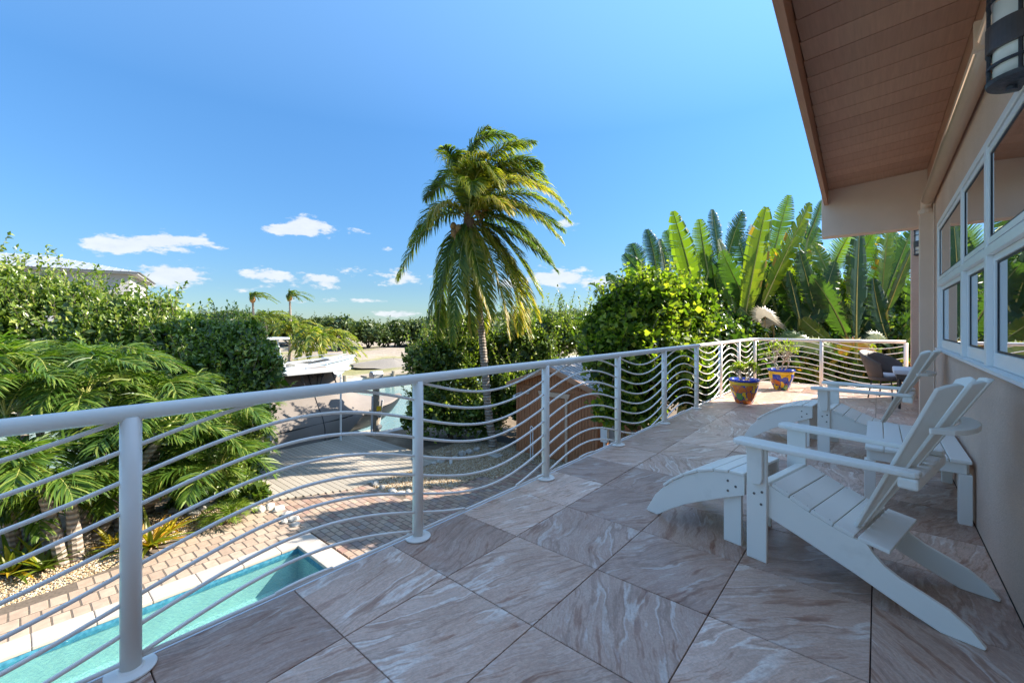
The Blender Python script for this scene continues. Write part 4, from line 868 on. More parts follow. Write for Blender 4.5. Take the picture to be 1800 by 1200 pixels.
# fan-leaved and drooping palms near the far railing
def fanleaf(c, r, parent, mat, tilt, tint, n=22, name='leaf'):
    m = MB(); c = Vector(c); X_ = tilt.orthogonal().normalized(); X_ = (RIGHT-tilt*RIGHT.dot(tilt)).normalized(); Y_ = tilt.cross(X_)
    for k in range(n):
        a = R(-20)+R(220)*k/(n-1); d = X_*math.cos(a)+Y_*math.sin(a); sd = X_*-math.sin(a)+Y_*math.cos(a); L = r*rng.uniform(.85,1.1); w = r*.075; g = Vector((0,0,-1))
        m.add([c, c+d*L*.55+sd*w+g*L*.03, c+d*L*.55-sd*w+g*L*.03, c+d*L+g*L*.22], [(0,1,2),(1,3,2)], float(np.clip(rng.normal(tint,.1),0,1)))
    m.tube([c-Vector((0,0,.9)), c], [.02,.015], 5); return m.build(name, mat, parent)
def fanpalm(label, loc, fans, mat):
    base = gz(loc[0], loc[1], GZ-.03); t = empty('fan_palm', base, label, 'palm', group='low palms at the far railing')
    MB().tube([(0,0,0),(0,.05,1.6),(0,0,2.6)], [.10,.09,.07], 8).build('trunk', M['bark'], t)
    for px, py, Z, r, tn in fans:
        fanleaf(at(px,py,Z)-base, r, t, mat, (FWD*-1+Vector((0,0,.5))+RIGHT*random.uniform(-.3,.3)).normalized(), tn)
fanpalm('yellow-green fan palm behind the pots at the corner of the railing', (1410,12.4), [(1412,608,12.2,.62,.75),(1395,600,12.5,.55,.6),(1440,612,12,.5,.85),(1460,625,12.2,.5,.8)], M['L_palm'])
fanpalm('fan palm with browned tips left of the wicker chair', (1500,12.2), [(1500,612,12.0,.55,.9),(1520,622,12.2,.5,.95),(1480,630,12.1,.5,.8),(1545,600,12.6,.5,.4)], M['L_cro'])
fanpalm('pale dried fan palm leaf below the tallest banana leaves', (1343,13.0), [(1345,556,12.6,.50,.95),(1335,572,12.7,.45,.8),(1360,570,12.9,.4,.6)], M['L_dry'])
# palm peeping out left of the bright tree
def bushpalm(name, label, cat, base, top, fr, mat, tint, ll=.5, n=44, group=None, trk=.12):
    t = empty(name, base, label, cat, group=group); tp = Vector(top)-Vector(base)
    P = [Vector((0,0,0)).lerp(tp,i/14) for i in range(15)]; MB().tube(P, [trk*(1.2-.4*i/14)*(1+.05*(i%2)) for i in range(15)], 8).build('trunk', M['trunk'], t)
    for mid, tip in fr: frond(tp, Vector(mid)-Vector(base), Vector(tip)-Vector(base), mat, t, n=n, ll=ll, lw=.04*max(1,ll/.5), droop=.5, wind=(.12,.16,0), tint=tint, rr=.02, start=.1, tipyellow=.15)
    return t
Z=15.5; bushpalm('date_palm', 'dark feathery palm showing between the shed shrub and the bright tree', 'palm', gz(1075,Z,GZ-.03), at(1070,590,Z),
  [(at(1040,540,Z),at(1015,640,Z)),(at(1040,575,Z),at(995,600,Z)),(at(1050,600,Z),at(1000,690,Z)),(at(1060,500,Z),at(1038,500,Z)),(at(1060,480,Z),at(1048,520,Z)),(at(1080,500,Z),at(1120,540,Z)),(at(1045,560,Z),at(1005,560,Z)),(at(1050,620,Z),at(1010,660,Z))], M['L_coco'], (.05,.4), .42)

# ---- far side of the canal
def farpalm(name, label, px, Z, py, s, mat, tint, n=16, wind=.3, basey=None, group='coconut palms beyond the canal'):
    base = gz(px, Z, -2.75); top = at(px, py, Z); t = empty(name, base, label, 'palm tree', group=group); tp = top-base
    P = [Vector((0,0,0)).lerp(tp,i/9)+RIGHT*.15*math.sin(i/9*PI) for i in range(10)]; MB().tube(P, [.22-.08*i/9 for i in range(10)], 7).build('trunk', M['trunk'], t)
    for k in range(n):
        a = 2*PI*k/n+random.uniform(-.2,.2); el = random.uniform(.2,1.35); L = s*random.uniform(.85,1.15); h = Vector((math.cos(a),math.sin(a),0))
        mid = tp+h*L*.5*math.cos(el)+Vector((0,0,L*.6*math.sin(el)))+RIGHT*wind*L*.3; tip = tp+h*L*.75+Vector((0,0,L*(.5*math.sin(el)-.5)))+RIGHT*wind*L*.8
        frond(tp, mid, tip, mat, t, n=26, ll=s*.23, lw=.10*s/3, droop=.5, wind=tuple(RIGHT*wind), tint=tint, rr=.03*s/3, start=.1, tipyellow=.2)
    if name == 'tall_coconut_palm': MB().lathe([(0,-.9),(.35,-.6),(.45,-.2),(.2,.2),(0,.3)], 8, c=tuple(tp)).build('coconut_cluster', M['husk'], t, smooth=True)
farpalm('tall_coconut_palm', 'thin tall palm on the horizon, the left of the pair', 444, 62, 523, 2.6, M['L_coco'], (.1,.5), 15, .9)
farpalm('tall_coconut_palm', 'thin tall palm on the horizon, the right of the pair', 509, 66, 520, 2.5, M['L_coco'], (.1,.5), 15, .9)
farpalm('young_coconut_palm', 'bushy young coconut palm behind the white boat', 562, 42, 600, 4.4, M['L_coco'], (.15,.75), 24, .25)
farpalm('young_coconut_palm', 'young coconut palm to the left above the white boat console', 508, 44, 585, 3.8, M['L_coco'], (.15,.7), 18, .35)
farpalm('young_coconut_palm', 'small windblown palm just above the left hedge top', 466, 50, 562, 3.2, M['L_coco'], (.15,.6), 16, .5)
farpalm('young_coconut_palm', 'smallest far palm at the end of the left hedge', 432, 48, 566, 2.6, M['L_coco'], (.1,.5), 14, .5)
for i, (px, py, Z, r, h) in enumerate(((600,590,74,6,5.2),(645,592,78,6,4.6),(690,592,80,6,4.6),(735,590,78,6,4.8),(565,578,88,7,5.5),(520,585,90,7,5.5),(770,585,84,7,5),(820,575,84,8,6),(900,570,90,9,7),(990,570,90,9,7),(470,585,90,8,6),(410,575,95,9,7),(330,575,95,9,7))):
    p = at(px, py, Z); c0 = gz(px, Z, -2.8)
    bb = [((p.x+random.uniform(-r,r)*.7, p.y+random.uniform(-r,r)*.5, -2.75+h*random.uniform(.35,.7)), (r*random.uniform(.35,.55),r*random.uniform(.35,.55),h*random.uniform(.3,.46))) for _ in range(7)]
    lab = ['low mangrove tree directly above the sandy lot','mangrove tree beyond the sand, second from the left of the lot','mangrove tree beyond the grey gravel heap','mangrove tree where the sand meets the near hedge','mangrove tree behind the young coconut palm','mangrove tree behind the boat console palm','mangrove tree seen left of the coconut trunk','mangrove tree seen through the coconut fronds','far mangrove tree above the shed roof','far mangrove tree behind the dark feathery palm','mangrove tree under the pair of thin palms','far mangrove tree hidden behind the left hedge top','far mangrove tree by the white house'][i]
    bush('mangrove_tree', lab, 'tree', bb, 3600, .42, M['L_far'], tuple(c0), sprigs=18, sprl=1.4, trunks=4, trad=.10, group='mangrove trees on the far shore', inner=.35)
# gravel heap and far seawall
p = at(692,650,46); m = MB(); n = 26
m.lathe([(3.9,-.05),(2.9,.16),(1.9,.36),(.9,.55),(0,.64)], n)
for i in range(len(m.v)): x,y,z = m.v[i]; q = 1+random.uniform(-.1,.1); m.v[i] = (x*q*1.3, y*q, z*q)
o = m.build('gravel_heap', M['rubble'], smooth=True); o.location = (p.x,p.y,-2.85); tag(o, 'low heap of grey gravel on the sandy lot across the canal', 'gravel heap')
o = empty('seawall', (-30.5,20,-2.7), 'timber capped concrete seawall along the far side of the canal', 'seawall')
MB().box((-.25,-60,-1.6), (.15,70,-.02)).build('wall', M['concrete'], o); MB().box((-.5,-2,-.019), (.4,24,.12)).build('timber_cap', M['piling'], o, bevel=.02)
for i in range(8): MB().tube([(.42,-8+i*4.2,-1.8),(.42,-8+i*4.2,.35)], .14, 8).build('piling', M['piling'], o)

# neighbour's house
hz = 34; c0 = gz(228, hz, -2.8)
t = empty('neighbour_house', c0, 'white two storey house with hipped white metal roof behind the left hedge', 'house', PSI+R(35))
ev = EYE+95/FL*hz+2.8
MB().box((-16,0,0), (0,11,ev-.35)).build('wall', M['whitewall'], t)
MB().box((-16.4,-.6,ev-.34), (.55,11.6,ev-.18)).build('eave_soffit', M['whitewall'], t)
m = MB(); a = (-16.9,-.75,ev-.17); b = (.7,-.75,ev-.17); cc = (.7,11.75,ev-.17); d = (-16.9,11.75,ev-.17); r0 = (-11,5.5,ev+1.35); r1 = (-5.6,5.5,ev+1.35)
m.add([a,b,cc,d,r0,r1], [(0,1,5,4),(1,2,5),(2,3,4,5),(3,0,4),(3,2,1,0)])
rf = m.build('roof', M['metalroof'], t); m = MB()
for i in range(36):
    x = -16.4+i*.47; k = min(1, (x+16.9)/5.9, (.7-x)/6.3); top = Vector((x, -.75+6.25*k, ev-.17+1.52*k)); m.tube([(x,-.75,ev-.15), tuple(top+Vector((0,0,.02)))], .025, 4)
m.build('roof_seam', M['metalroof'], rf, kind='stuff')
for x in (-9.8,-12.6,-5.5): 
    w = MB().box((x-.9,-.05,ev-2.3), (x+.9,-.002,ev-.7)).build('window', M['darkglass'] if x != -9.8 else M['blue'], t)
    MB().box((x-1.0,-.09,ev-2.42), (x+1.0,-.051,ev-2.3)).build('sill', M['whitewall'], w)
MB().box((-11.4,-.10,ev-1.1), (-8.7,-.053,ev-.45)).build('shutter', M['blue'], t)

# ------------------------------------------------------------ boats
def hullmesh(L, beam, sheer0, sheer1, keel, n=26, mcs=9, flare=.25):
    """rows from stern x=0 to bow x=L: list of cross sections half-beam"""
    rows = []
    for i in range(n+1):
        u = i/n; hb_ = beam/2*(1-max(0,(u-.45)/.55)**2.3)**.9 if u < 1 else .015; hb_ = max(hb_, .02); sh = sheer0+(sheer1-sheer0)*u**1.7; kz = keel+(sh-keel)*max(0,(u-.72)/.28)**2.2*.93
        r = []
        for k in range(mcs):
            v = k/(mcs-1); yy = hb_*(math.sin(v*PI/2)**(.62)); zz = kz+(sh-kz)*(v**1.25 if u > .6 else (v*.35/.45 if v < .45 else .35+(v-.45)/.55*.65)); r.append((u*L+(0 if u < .7 else (v-1)*.0), yy, zz))
        rows.append(r)
    V = []; 
    for r in rows: V += [(x,-y,z) for x,y,z in r[::-1]]+[(x,y,z) for x,y,z in r[1:]]
    w = 2*mcs-1; F = [(i*w+k, i*w+k+1, (i+1)*w+k+1, (i+1)*w+k) for i in range(n) for k in range(w-1)]
    F.append(tuple(range(w))[::-1]); return V, F, rows
# covered boat on the lift, bow towards +Y
t = empty('covered_boat', (-16.75,3.2,-3.0), 'charcoal motorboat under a taupe canvas cover raised on the boat lift', 'boat', R(90))
V, F, rows = hullmesh(8.6, 2.9, .72, 1.22, .0); MB().add(V, F).build('hull', M['charcoal'], t, smooth=True)
# cover: over the gunwale, ridge high amidships
m = MB(); n = 34; cs = 15; Vv = []
for i in range(n+1):
    u = i/n*.985; x = u*8.6; hb_ = 1.45*(1-max(0,(u-.45)/.55)**2.3)**.9+.05; sh = .72+.5*u**1.7
    ridge = .5+1.95*math.exp(-((u-.50)/.16)**2)*.9+.75*math.exp(-((u-.15)/.3)**2)+max(0,.35*(1-u)); ridge = max(.10, min(ridge, 1.85)) if u < .60 else max(.06, min(ridge, 1.7)*(1-(u-.60)/.36))
    dropz = sh-(.62 if u < .60 else max(.05,.62-(u-.60)*7))
    for k in range(cs):
        v = -1+2*k/(cs-1); a = abs(v)
        if a < .78: q = a/.78; yy = hb_*q*math.copysign(1,v); zz = sh+ridge*(1-q)**1.15+.02-.02*math.sin(u*22)*q
        else: q = (a-.78)/.22; yy = (hb_+.03+.05*math.sin(u*31)*q)*math.copysign(1,v); zz = sh+(dropz-sh)*q
        Vv.append((x,yy,zz))
m.add(Vv, [(i*cs+k, (i+1)*cs+k, (i+1)*cs+k+1, i*cs+k+1) for i in range(n) for k in range(cs-1)]); m.build('canvas_cover', M['cover'], t, smooth=True)
m = MB(); i = int(n*.50); m.tube([Vector(Vv[i*cs+k])+Vector((0,0,.012)) for k in range(cs)], .016, 5); m.build('cover_seam', M['black'], t)
ht = MB(); ht.prism([(3.0,-.95),(3.1,-1.1),(5.35,-1.0),(5.75,-.6),(5.85,0),(5.75,.6),(5.35,1.0),(3.1,1.1),(3.0,.95)], 'z', 2.62, 2.72); ht.build('hard_top', M['gel'], t, bevel=.03)
for sx in (3.7,4.9):
    for sy in (-.75,.75): MB().tube([(sx+.3,sy,1.75),(sx,sy,2.63)], .026, 6).build('top_support', M['black'], t)
m = MB()
for q in range(9): m.tube([(4.3+random.uniform(-.4,.6),random.uniform(-.7,.7),2.60),(4.5+random.uniform(-.3,.7),random.uniform(-.7,.7),2.15)], .018, 5)
m.build('rod_holders', M['black'], t)
m = MB()
for q in range(7):
    x = 1.2+q*1.05; m.tube([(x,-1.50,.12),(x+.05,-1.53,.05),(x+.1,-1.40,-.1)], .012, 4)
m.tube([(.2,-1.53,.16),(3.0,-1.56,.13),(5.1,-1.52,.20)], .014, 5); m.build('tie_down_cord', M['black'], t)
# lift
t = empty('boat_lift', (-16.75,7.0,WZ), 'boat lift of grey posts, beams and motor boxes around the covered boat', 'boat lift')
for yy in (-2.9,2.5):
    MB().box((-1.7,yy-.1,.30), (1.7,yy+.1,.50)).build('cradle_beam', M['alu'], t)
for sx in (-.7,.7): MB().box((sx-.08,-3.4,.50), (sx+.08,3.2,.60)).build('bunk', M['concrete'], t)
MB().box((1.52,-3.2,.36), (1.62,3.0,.66)).build('side_rail', M['alu'], t)
for i, (x, yy, h, mm) in enumerate(((1.75,-1.55,3.02,'greypole'),(1.80,2.35,2.88,'piling'),(-1.75,-1.55,2.6,'greypole'),(-1.8,2.35,2.6,'greypole'))):
    MB().tube([(x,yy,-1.2),(x,yy,h)], .13 if mm == 'piling' else .10, 10).build('piling', M[mm], t)
    m = MB(); m.prism([(-.16,0),(.16,0),(.16,.18),(.10,.27),(-.10,.27),(-.16,.18)], 'y', -.22, .22); o = m.build('motor_box', M['alu'], t, bevel=.02); o.location = (x,yy,h)
m = MB(); m.tube([(1.95,2.05,.4),(1.80,2.2,2.2)], .045, 6); m.tube([(1.55,2.5,.3),(1.85,2.6,2.0)], .05, 6); m.build('brace', M['greypole'], t)
for z in (1.0,1.45):
    MB().tube([(1.95,2.38,z),(2.02,2.38,z)], .10, 12).build('pulley', M['alu'], t)
MB().box((1.94,2.28,1.62), (1.96,2.48,1.80)).build('warning_label', M['potyellow'], t)
o = MB().tube([(0,0,0),(0,0,2.75)], .035, 8).build('guide_pole', M['pvc']); o.location = gz(599, 15.4, -3.1); tag(o, 'thin white plastic guide pole standing beside the covered boat', 'pole')
# white centre console boat
t = empty('motorboat', (-26.2,5.2,-2.55), 'white centre console motorboat with open bow across the canal', 'boat', R(90))
V, F, rows = hullmesh(9.6, 3.0, 1.35, 1.95, .15); MB().add(V, F).build('hull', M['gel'], t, smooth=True)
m = MB(); rim_o = [(r[-1][0],r[-1][1]+.04,r[-1][2]) for r in rows]; n = len(rim_o)
for s in (-1,1):
    vs = []
    for (x,y,z) in rim_o:
        yi = max(0, y-.32); vs += [(x,s*y,z),(x,s*y,z+.05),(x,s*yi,z+.05),(x,s*yi,z-.03)]
    m.add(vs, [(i*4+k, (i+1)*4+k, (i+1)*4+(k+1)%4, i*4+(k+1)%4) for i in range(n-1) for k in range(4)])
m.build('gunwale', M['gel'], t)
m = MB(); m.add([(r[-1][0],-max(0,r[-1][1]-.2),r[-1][2]-.42) for r in rows[:-4]]+[(r[-1][0],max(0,r[-1][1]-.2),r[-1][2]-.42) for r in rows[:-4]], [(i,i+1,n-4+i+1,n-4+i) for i in range(n-5)]); m.build('cockpit_floor', M['gelcream'], t)
MB().prism([(7.6,-.5),(9.35,-.05),(9.35,.05),(7.6,.5)], 'z', 1.80, 1.93).build('bow_deck', M['gel'], t, bevel=.02)
MB().prism([(3.6,.95),(5.1,.95),(5.1,1.7),(4.75,2.25),(3.8,2.25),(3.6,1.8)], 'y', -.5, .5).build('console', M['gel'], t, bevel=.05)
MB().prism([(4.76,2.26),(5.05,1.72),(5.08,1.74),(4.62,2.85),(4.58,2.83)], 'y', -.45, .45).build('windscreen', M['tint'], t)
MB().prism([(3.0,-.95),(5.0,-.95),(5.3,-.5),(5.3,.5),(5.0,.95),(3.0,.95)], 'z', 3.12, 3.24).build('hard_top', M['gel'], t, bevel=.04)
for sx, tx in ((3.5,3.3),(5.0,4.6)):
    for sy in (-.55,.55): MB().tube([(sx,sy,1.2),(tx,sy,3.13)], .04, 7).build('top_support', M['gel'], t)
for s in (-1,1): MB().tube([(6.2,s*1.22,1.85),(7.4,s*.95,2.0),(8.8,s*.38,2.1)], .018, 6).build('bow_rail', M['alu'], t)
MB().tube([(9.5,0,1.92),(9.72,0,1.95)], .07, 8).build('anchor_roller', M['black'], t)
MB().prism([(5.6,1.25),(6.4,1.25),(6.4,1.62),(5.6,1.68)], 'y', -.45, .45).build('bow_seat', M['gelcream'], t, bevel=.04)
m = MB(); m.tube([(r[-1][0], -r[-1][1]-.06, r[-1][2]-.05) for r in rows], .035, 6); m.tube([(r[-1][0], r[-1][1]+.06, r[-1][2]-.05) for r in rows], .035, 6); m.build('rub_rail', M['alu'], t)
m = MB(); m.tube([(r[8][0] if False else r[-1][0], -r[-1][1]*.93-.02, r[-1][2]-.42) for r in rows[6:]], .022, 5); m.build('hull_stripe', M['alu'], t)
t2 = empty('boat_trailer_lift', (-26.2,9.5,WZ), 'pale lift cradle under the white motorboat', 'boat lift')
for yy in (-2.2,2.2): MB().box((-1.7,yy-.12,.7), (1.7,yy+.12,1.14)).build('cradle_beam', M['alu'], t2)
for sx in (-1,1):
    for yy in (-2.2,2.2): MB().tube([(sx*1.85,yy,-1),(sx*1.85,yy,2.0)], .12, 8).build('piling', M['greypole'], t2)

# ------------------------------------------------------------ dock
t = empty('dock', (-12.6,6.2,GZ), 'tan plank dock beside the canal and the boat lift', 'dock')
pm = {}
y = 3.92; i = 0
while y < 8.55:
    x0 = -15.05 if y > 4.7 else -15.05+(4.7-y)*2.2; x1 = -10.15 if y > 5.4 else -10.95+(y-3.92)*.5; w = .148
    m = MB().box((x0+12.6,y-6.2+.004,.0), (x1+12.6,y-6.2+w-.006,.028)); m.build('plank', M['plank'], t, bevel=.004); y += w; i += 1
MB().box((-2.35,-2.2,-.22), (2.35,2.3,-.035)).build('frame', M['piling'], t)
o = MB().box((-15.6,-25,-4.2), (-15.06,8.6,-2.79)).build('canal_wall', M['concrete']); tag(o, 'weathered concrete canal wall between the dock and the boat lift', 'wall')
o = MB().box((-15.0,8.62,-4.2), (-14.6,60,-2.79)).build('canal_wall', M['concrete']); tag(o, 'concrete canal wall beyond the dock behind the shrubs', 'wall')
m = MB(); 
for x in (-10.35,):
    o = MB().tube([(0,0,0),(0,0,.32)], .09, 10).build('bollard', M['piling']); o.location = (-10.0,8.75,GZ-.03); tag(o, 'short timber post by the hedge foot at the dock corner', 'post')
    o = MB().tube([(0,0,0),(0,0,.22)], .045, 8).build('pipe_stub', M['pvc']); o.location = (-9.75,8.62,GZ-.03); tag(o, 'short white pipe stub beside the timber post', 'pipe')

# ------------------------------------------------------------ pool
PX0, PX1, PY0, PY1 = -8.34, -4.6, -12.0, 3.56
t = empty('swimming_pool', (-6.5,0,GZ), 'long turquoise swimming pool with cream coping below the terrace', 'pool')
TT_ = Matrix.Translation((6.5,0,-GZ))
def pb(name, mb, mat, **k): o = mb.build(name, mat, t, **k); o.matrix_parent_inverse = TT_; return o
zb = GZ-.775; m = MB()
m.box((PX0-.2,PY0-.2,zb-.1), (PX1+.2,PY1+.2,zb)); m.box((PX0-.2,PY0,zb), (PX0,PY1,GZ-.14)); m.box((PX1,PY0,zb), (PX1+.2,PY1,GZ-.14)); m.box((PX0-.2,PY1,zb), (PX1+.2,PY1+.2,GZ-.14)); m.box((PX0,PY0-.2,zb), (PX1,PY0,GZ-.14))
pb('basin', m, M['plaster'])
m = MB(); m.box((PX0,PY0,zb+.002), (PX0+.34,PY1,GZ-.62)); pb('bench_ledge', m, M['plaster'])
m = MB(); e = .012; m.box((PX0-.19,PY0,GZ-.139), (PX0+e,PY1,GZ-.036)); m.box((PX1-e,PY0,GZ-.139), (PX1+.19,PY1,GZ-.036)); m.box((PX0-.19,PY1-e,GZ-.139), (PX1+.19,PY1+.19,GZ-.036)); pb('waterline_tiles', m, M['wline'])
MB().add([(PX0+e,PY0,GZ-.085),(PX1-e,PY0,GZ-.085),(PX1-e,PY1-e,GZ-.085),(PX0+e,PY1-e,GZ-.085)], [(0,1,2,3)]).build('pool_water', M['poolwater'], kind='structure')
y = PY0
while y < PY1-.02:
    y1 = min(y+.61, PY1); pb('coping_stone', MB().box((PX0-.36,y+.003,GZ-.035), (PX0-.0+.02,y1-.003,GZ+.022)), M['coping'], bevel=.012)
    pb('coping_stone', MB().box((PX1-.02,y+.003,GZ-.035), (PX1+.36,y1-.003,GZ+.022)), M['coping'], bevel=.012); y = y1
x = PX0-.36
while x < PX1+.3:
    x1 = min(x+.61, PX1+.36); pb('coping_stone', MB().box((x+.003,PY1+.002-.02,GZ-.035), (x1-.003,PY1+.36,GZ+.022)), M['coping'], bevel=.012); x = x1

# ------------------------------------------------------------ pavers
pav = empty('paver_patio', (-9,3,GZ), None, None, kind='structure')
MB().box((-12.3+9-.0,-25-3,-.06), (-8.705+9,4.0-3,.0005)).add([(0,0,0)],[]).build('bedding_sand', M['sandjoint'], pav)
MB().box((-10.9+9,4.0-3,-.06), (-4.0+9,12.0-3,-.001)).build('bedding_sand', M['sandjoint'], pav)
def gedge(v):    # outer paver edge beside the gravel
    P = [(-6,-9.75),(-.1,-9.82),(.5,-9.87),(1.41,-10.07),(2.07,-10.45),(3.1,-10.75),(3.9,-10.85)]
    for (a, ua), (b, ub) in zip(P, P[1:]):
        if v <= b: return ua+(ub-ua)*max(0,(v-a)/(b-a))
    return -10.85
cand = []
row = 0; w, h = .30, .20           # band along the pool, long side across
x = PX0-.37
while x > -11.1:
    y = -6.0+(row % 2)*h*.55
    while y < 3.95:
        if x-w > gedge(y)-.02: cand.append((x-w/2, y+h/2, w, h, 0))
        y += h
    x -= w; row += 1
def farok(x, y):
    if y < 3.95: return False
    left = -10.85 if y < 4.3 else (-10.6+.06*(y-4) if y < 6.1 else -9.5+(y-6.1)*.0)
    if y > 6.1: left = -8.75
    if y > 7.2: left = -8.3
    if y > 8.5: left = -7.9
    if y > 10.2: return False
    return x > left
row = 0; y = 3.96; w2, h2 = .215, .142
while y < 10.3:
    x = -10.9+(row % 2)*w2*.5
    while x < -4.2:
        if farok(x+w2/2, y+h2/2): cand.append((x+w2/2, y+h2/2, w2, h2, 1))
        x += w2
    y += h2; row += 1
def score(c):
    z = -c[0]*s_+c[1]*c_; X_ = c[0]*c_+c[1]*s_
    if z < 1: return -1
    px = 900+FL*X_/z; py = HY+FL*4.18/z
    # outside the frame or hidden under the terrace
    if px < -40 or py > 1230: return -1
    k = (py-HY); zd = FL*EYE/k                                  # terrace depth on the same ray
    u = (px-900)/FL*zd*c_-zd*s_
    if u > DE and py > HY+60: return -1
    return 1/z**2
cand.sort(key=score, reverse=True)
bmesh_cache = {}
for i, cnd in enumerate(cand[:300]):
    x, y, w, h, k = cnd; key = (w, h, k)
    if key not in bmesh_cache:
        bm = bmesh.new(); bmesh.ops.create_cube(bm, size=1); bmesh.ops.scale(bm, vec=(w-.020, h-.015, .05), verts=bm.verts); bmesh.ops.bevel(bm, geom=[e for e in bm.edges if all(v.co.z > 0 for v in e.verts)], offset=.007, segments=1, affect='EDGES')
        me = bpy.data.meshes.new('paver'); bm.to_mesh(me); bm.free(); me.materials.append(M['paver_mix'] if k else M['paver_tan']); bmesh_cache[key] = me
    o = link('paver', bmesh_cache[key], pav); o.location = (x+9, y-3, -.020+random.uniform(-.002,.002)); o.rotation_euler = (0,0,random.uniform(-.012,.012))
m = MB()
for x, y, w, h, k in cand[300:]:
    q = .008; z0 = .005+random.uniform(-.002,.002); tn = random.random() if k else random.choice((.2,.4,.72)); m.box((x-w/2+q+9,y-h/2+q-3,-.03), (x+w/2-q+9,y+h/2-q-3,z0), tn)
m.build('pavers', M['paver_attr'], pav, kind='stuff')

# ------------------------------------------------------------ gravel beds
def gravel(name, poly, n, seed, big=.026):
    r = np.random.default_rng(seed); P = np.array(poly); lo, hi = P.min(0), P.max(0); pts = []
    x, y = r.uniform(lo[0],hi[0],n*3), r.uniform(lo[1],hi[1],n*3); ins = np.zeros(n*3, bool); j = len(P)-1
    for i in range(len(P)):
        c = ((P[i,1] > y) != (P[j,1] > y)) & (x < (P[j,0]-P[i,0])*(y-P[i,1])/(P[j,1]-P[i,1]+1e-12)+P[i,0]); ins ^= c; j = i
    x, y = x[ins][:n], y[ins][:n]; k = len(x); sz = r.uniform(.45,1.1,k)*big
    octa = np.array([(1,0,0),(0,1,0),(-1,0,0),(0,-1,0),(0,0,.75),(0,0,-.75)]); V = np.repeat(octa[None], k, 0)*sz[:,None,None]*r.uniform(.6,1.2,(k,6,1)); a = r.uniform(0,6.28,k); ca, sa = np.cos(a)[:,None], np.sin(a)[:,None]
    V = np.stack([V[...,0]*ca-V[...,1]*sa, V[...,0]*sa+V[...,1]*ca, V[...,2]], -1); V += np.stack([x, y, GZ+.008+sz*.2], -1)[:,None]
    tri = np.array([(0,1,4),(1,2,4),(2,3,4),(3,0,4),(1,0,5),(2,1,5),(3,2,5),(0,3,5)]); F = (tri[None]+np.arange(k)[:,None,None]*6).reshape(-1,3); T = np.repeat(r.random(k), 8)
    m = MB().prism([tuple(p) for p in poly] if True else None, 'z', GZ-.029, GZ+.004); o = m.build(name, M['gravel'], kind='structure')
    npmesh('gravel', V.reshape(-1,3), F, T, M['pebble'], kind='stuff')
g1 = [(gedge(v)-.02, v) for v in np.linspace(-4, 3.9, 24)]
out1 = [(-10.95,3.9),(-11.6,3.4),(-12.2,2.4),(-12.2,-4)]
gravel('gravel_bed', g1+out1, 15000, 1)
gravel('gravel_bed', [(-10.13,6.15),(-9.5,6.05),(-8.76,6.3),(-8.76,7.2),(-8.32,7.22),(-8.32,8.5),(-7.92,8.52),(-7.92,10.25),(-6.4,10.3),(-6.4,10.93),(-9.2,10.93),(-9.25,11.4),(-11.4,11.2),(-11.2,8.9),(-10.13,8.6)], 16000, 2)

# rocks
rock_n = {}
def rock(px, py, s, label, grp, z=GZ):
    k_ = rock_n[grp] = rock_n.get(grp, 0)+1; label = ['first','second','third','fourth','fifth','sixth','seventh','eighth','ninth','tenth'][k_-1]+' '+label
    Z = FL*(EYE-z)/(py-HY); p = gz(px, Z, z); bm = bmesh.new(); bmesh.ops.create_icosphere(bm, subdivisions=2, radius=1)
    sx, sy, sz = s*random.uniform(.8,1.3), s*random.uniform(.7,1.1), s*random.uniform(.5,.8)
    for v in bm.verts:
        q = 1+random.uniform(-.16,.16); v.co = Vector((v.co.x*sx*q, v.co.y*sy*q, v.co.z*sz*q))
    me = bpy.data.meshes.new('rock'); bm.to_mesh(me); bm.free(); me.materials.append(M['rock'])
    o = link('rock', me); o.location = (p.x,p.y,z+sz*.35); o.rotation_euler = (0,0,random.uniform(0,6)); tag(o, label, 'rock', grp)
for px, py, s in ((412, 890, 0.12), (428, 885, 0.13), (440, 893, 0.15), (458, 898, 0.13), (474, 893, 0.14), (490, 897, 0.12), (500, 918, 0.09), (505, 905, 0.12), (515, 914, 0.11), (520, 923, 0.1)):
    rock(px, py, s, 'pale rock from the left in the row at the near corner of the dock', 'limestone rocks at the near dock corner')
for px, py, s in ((652, 848, 0.08), (660, 852, 0.12), (672, 858, 0.09), (690, 864, 0.12), (705, 868, 0.11), (718, 866, 0.09)):
    rock(px, py, s, 'pale rock from the left between the dock and the red pavers', 'limestone rocks between dock and pavers')
for px, py, s in ((762, 815, 0.1), (775, 812, 0.14), (790, 808, 0.12), (800, 806, 0.1), (812, 800, 0.16), (826, 796, 0.16), (838, 792, 0.12)):
    rock(px, py, s, 'grey rock from the left at the hedge foot near the coconut trunk', 'limestone rocks at the hedge foot')
for px, py, s in ((305, 900, 0.12), (340, 905, 0.13), (360, 895, 0.14), (378, 890, 0.13)):
    rock(px, py, s, 'shaded rock from the left beneath the bush behind the cycad', 'limestone rocks behind the cycad')

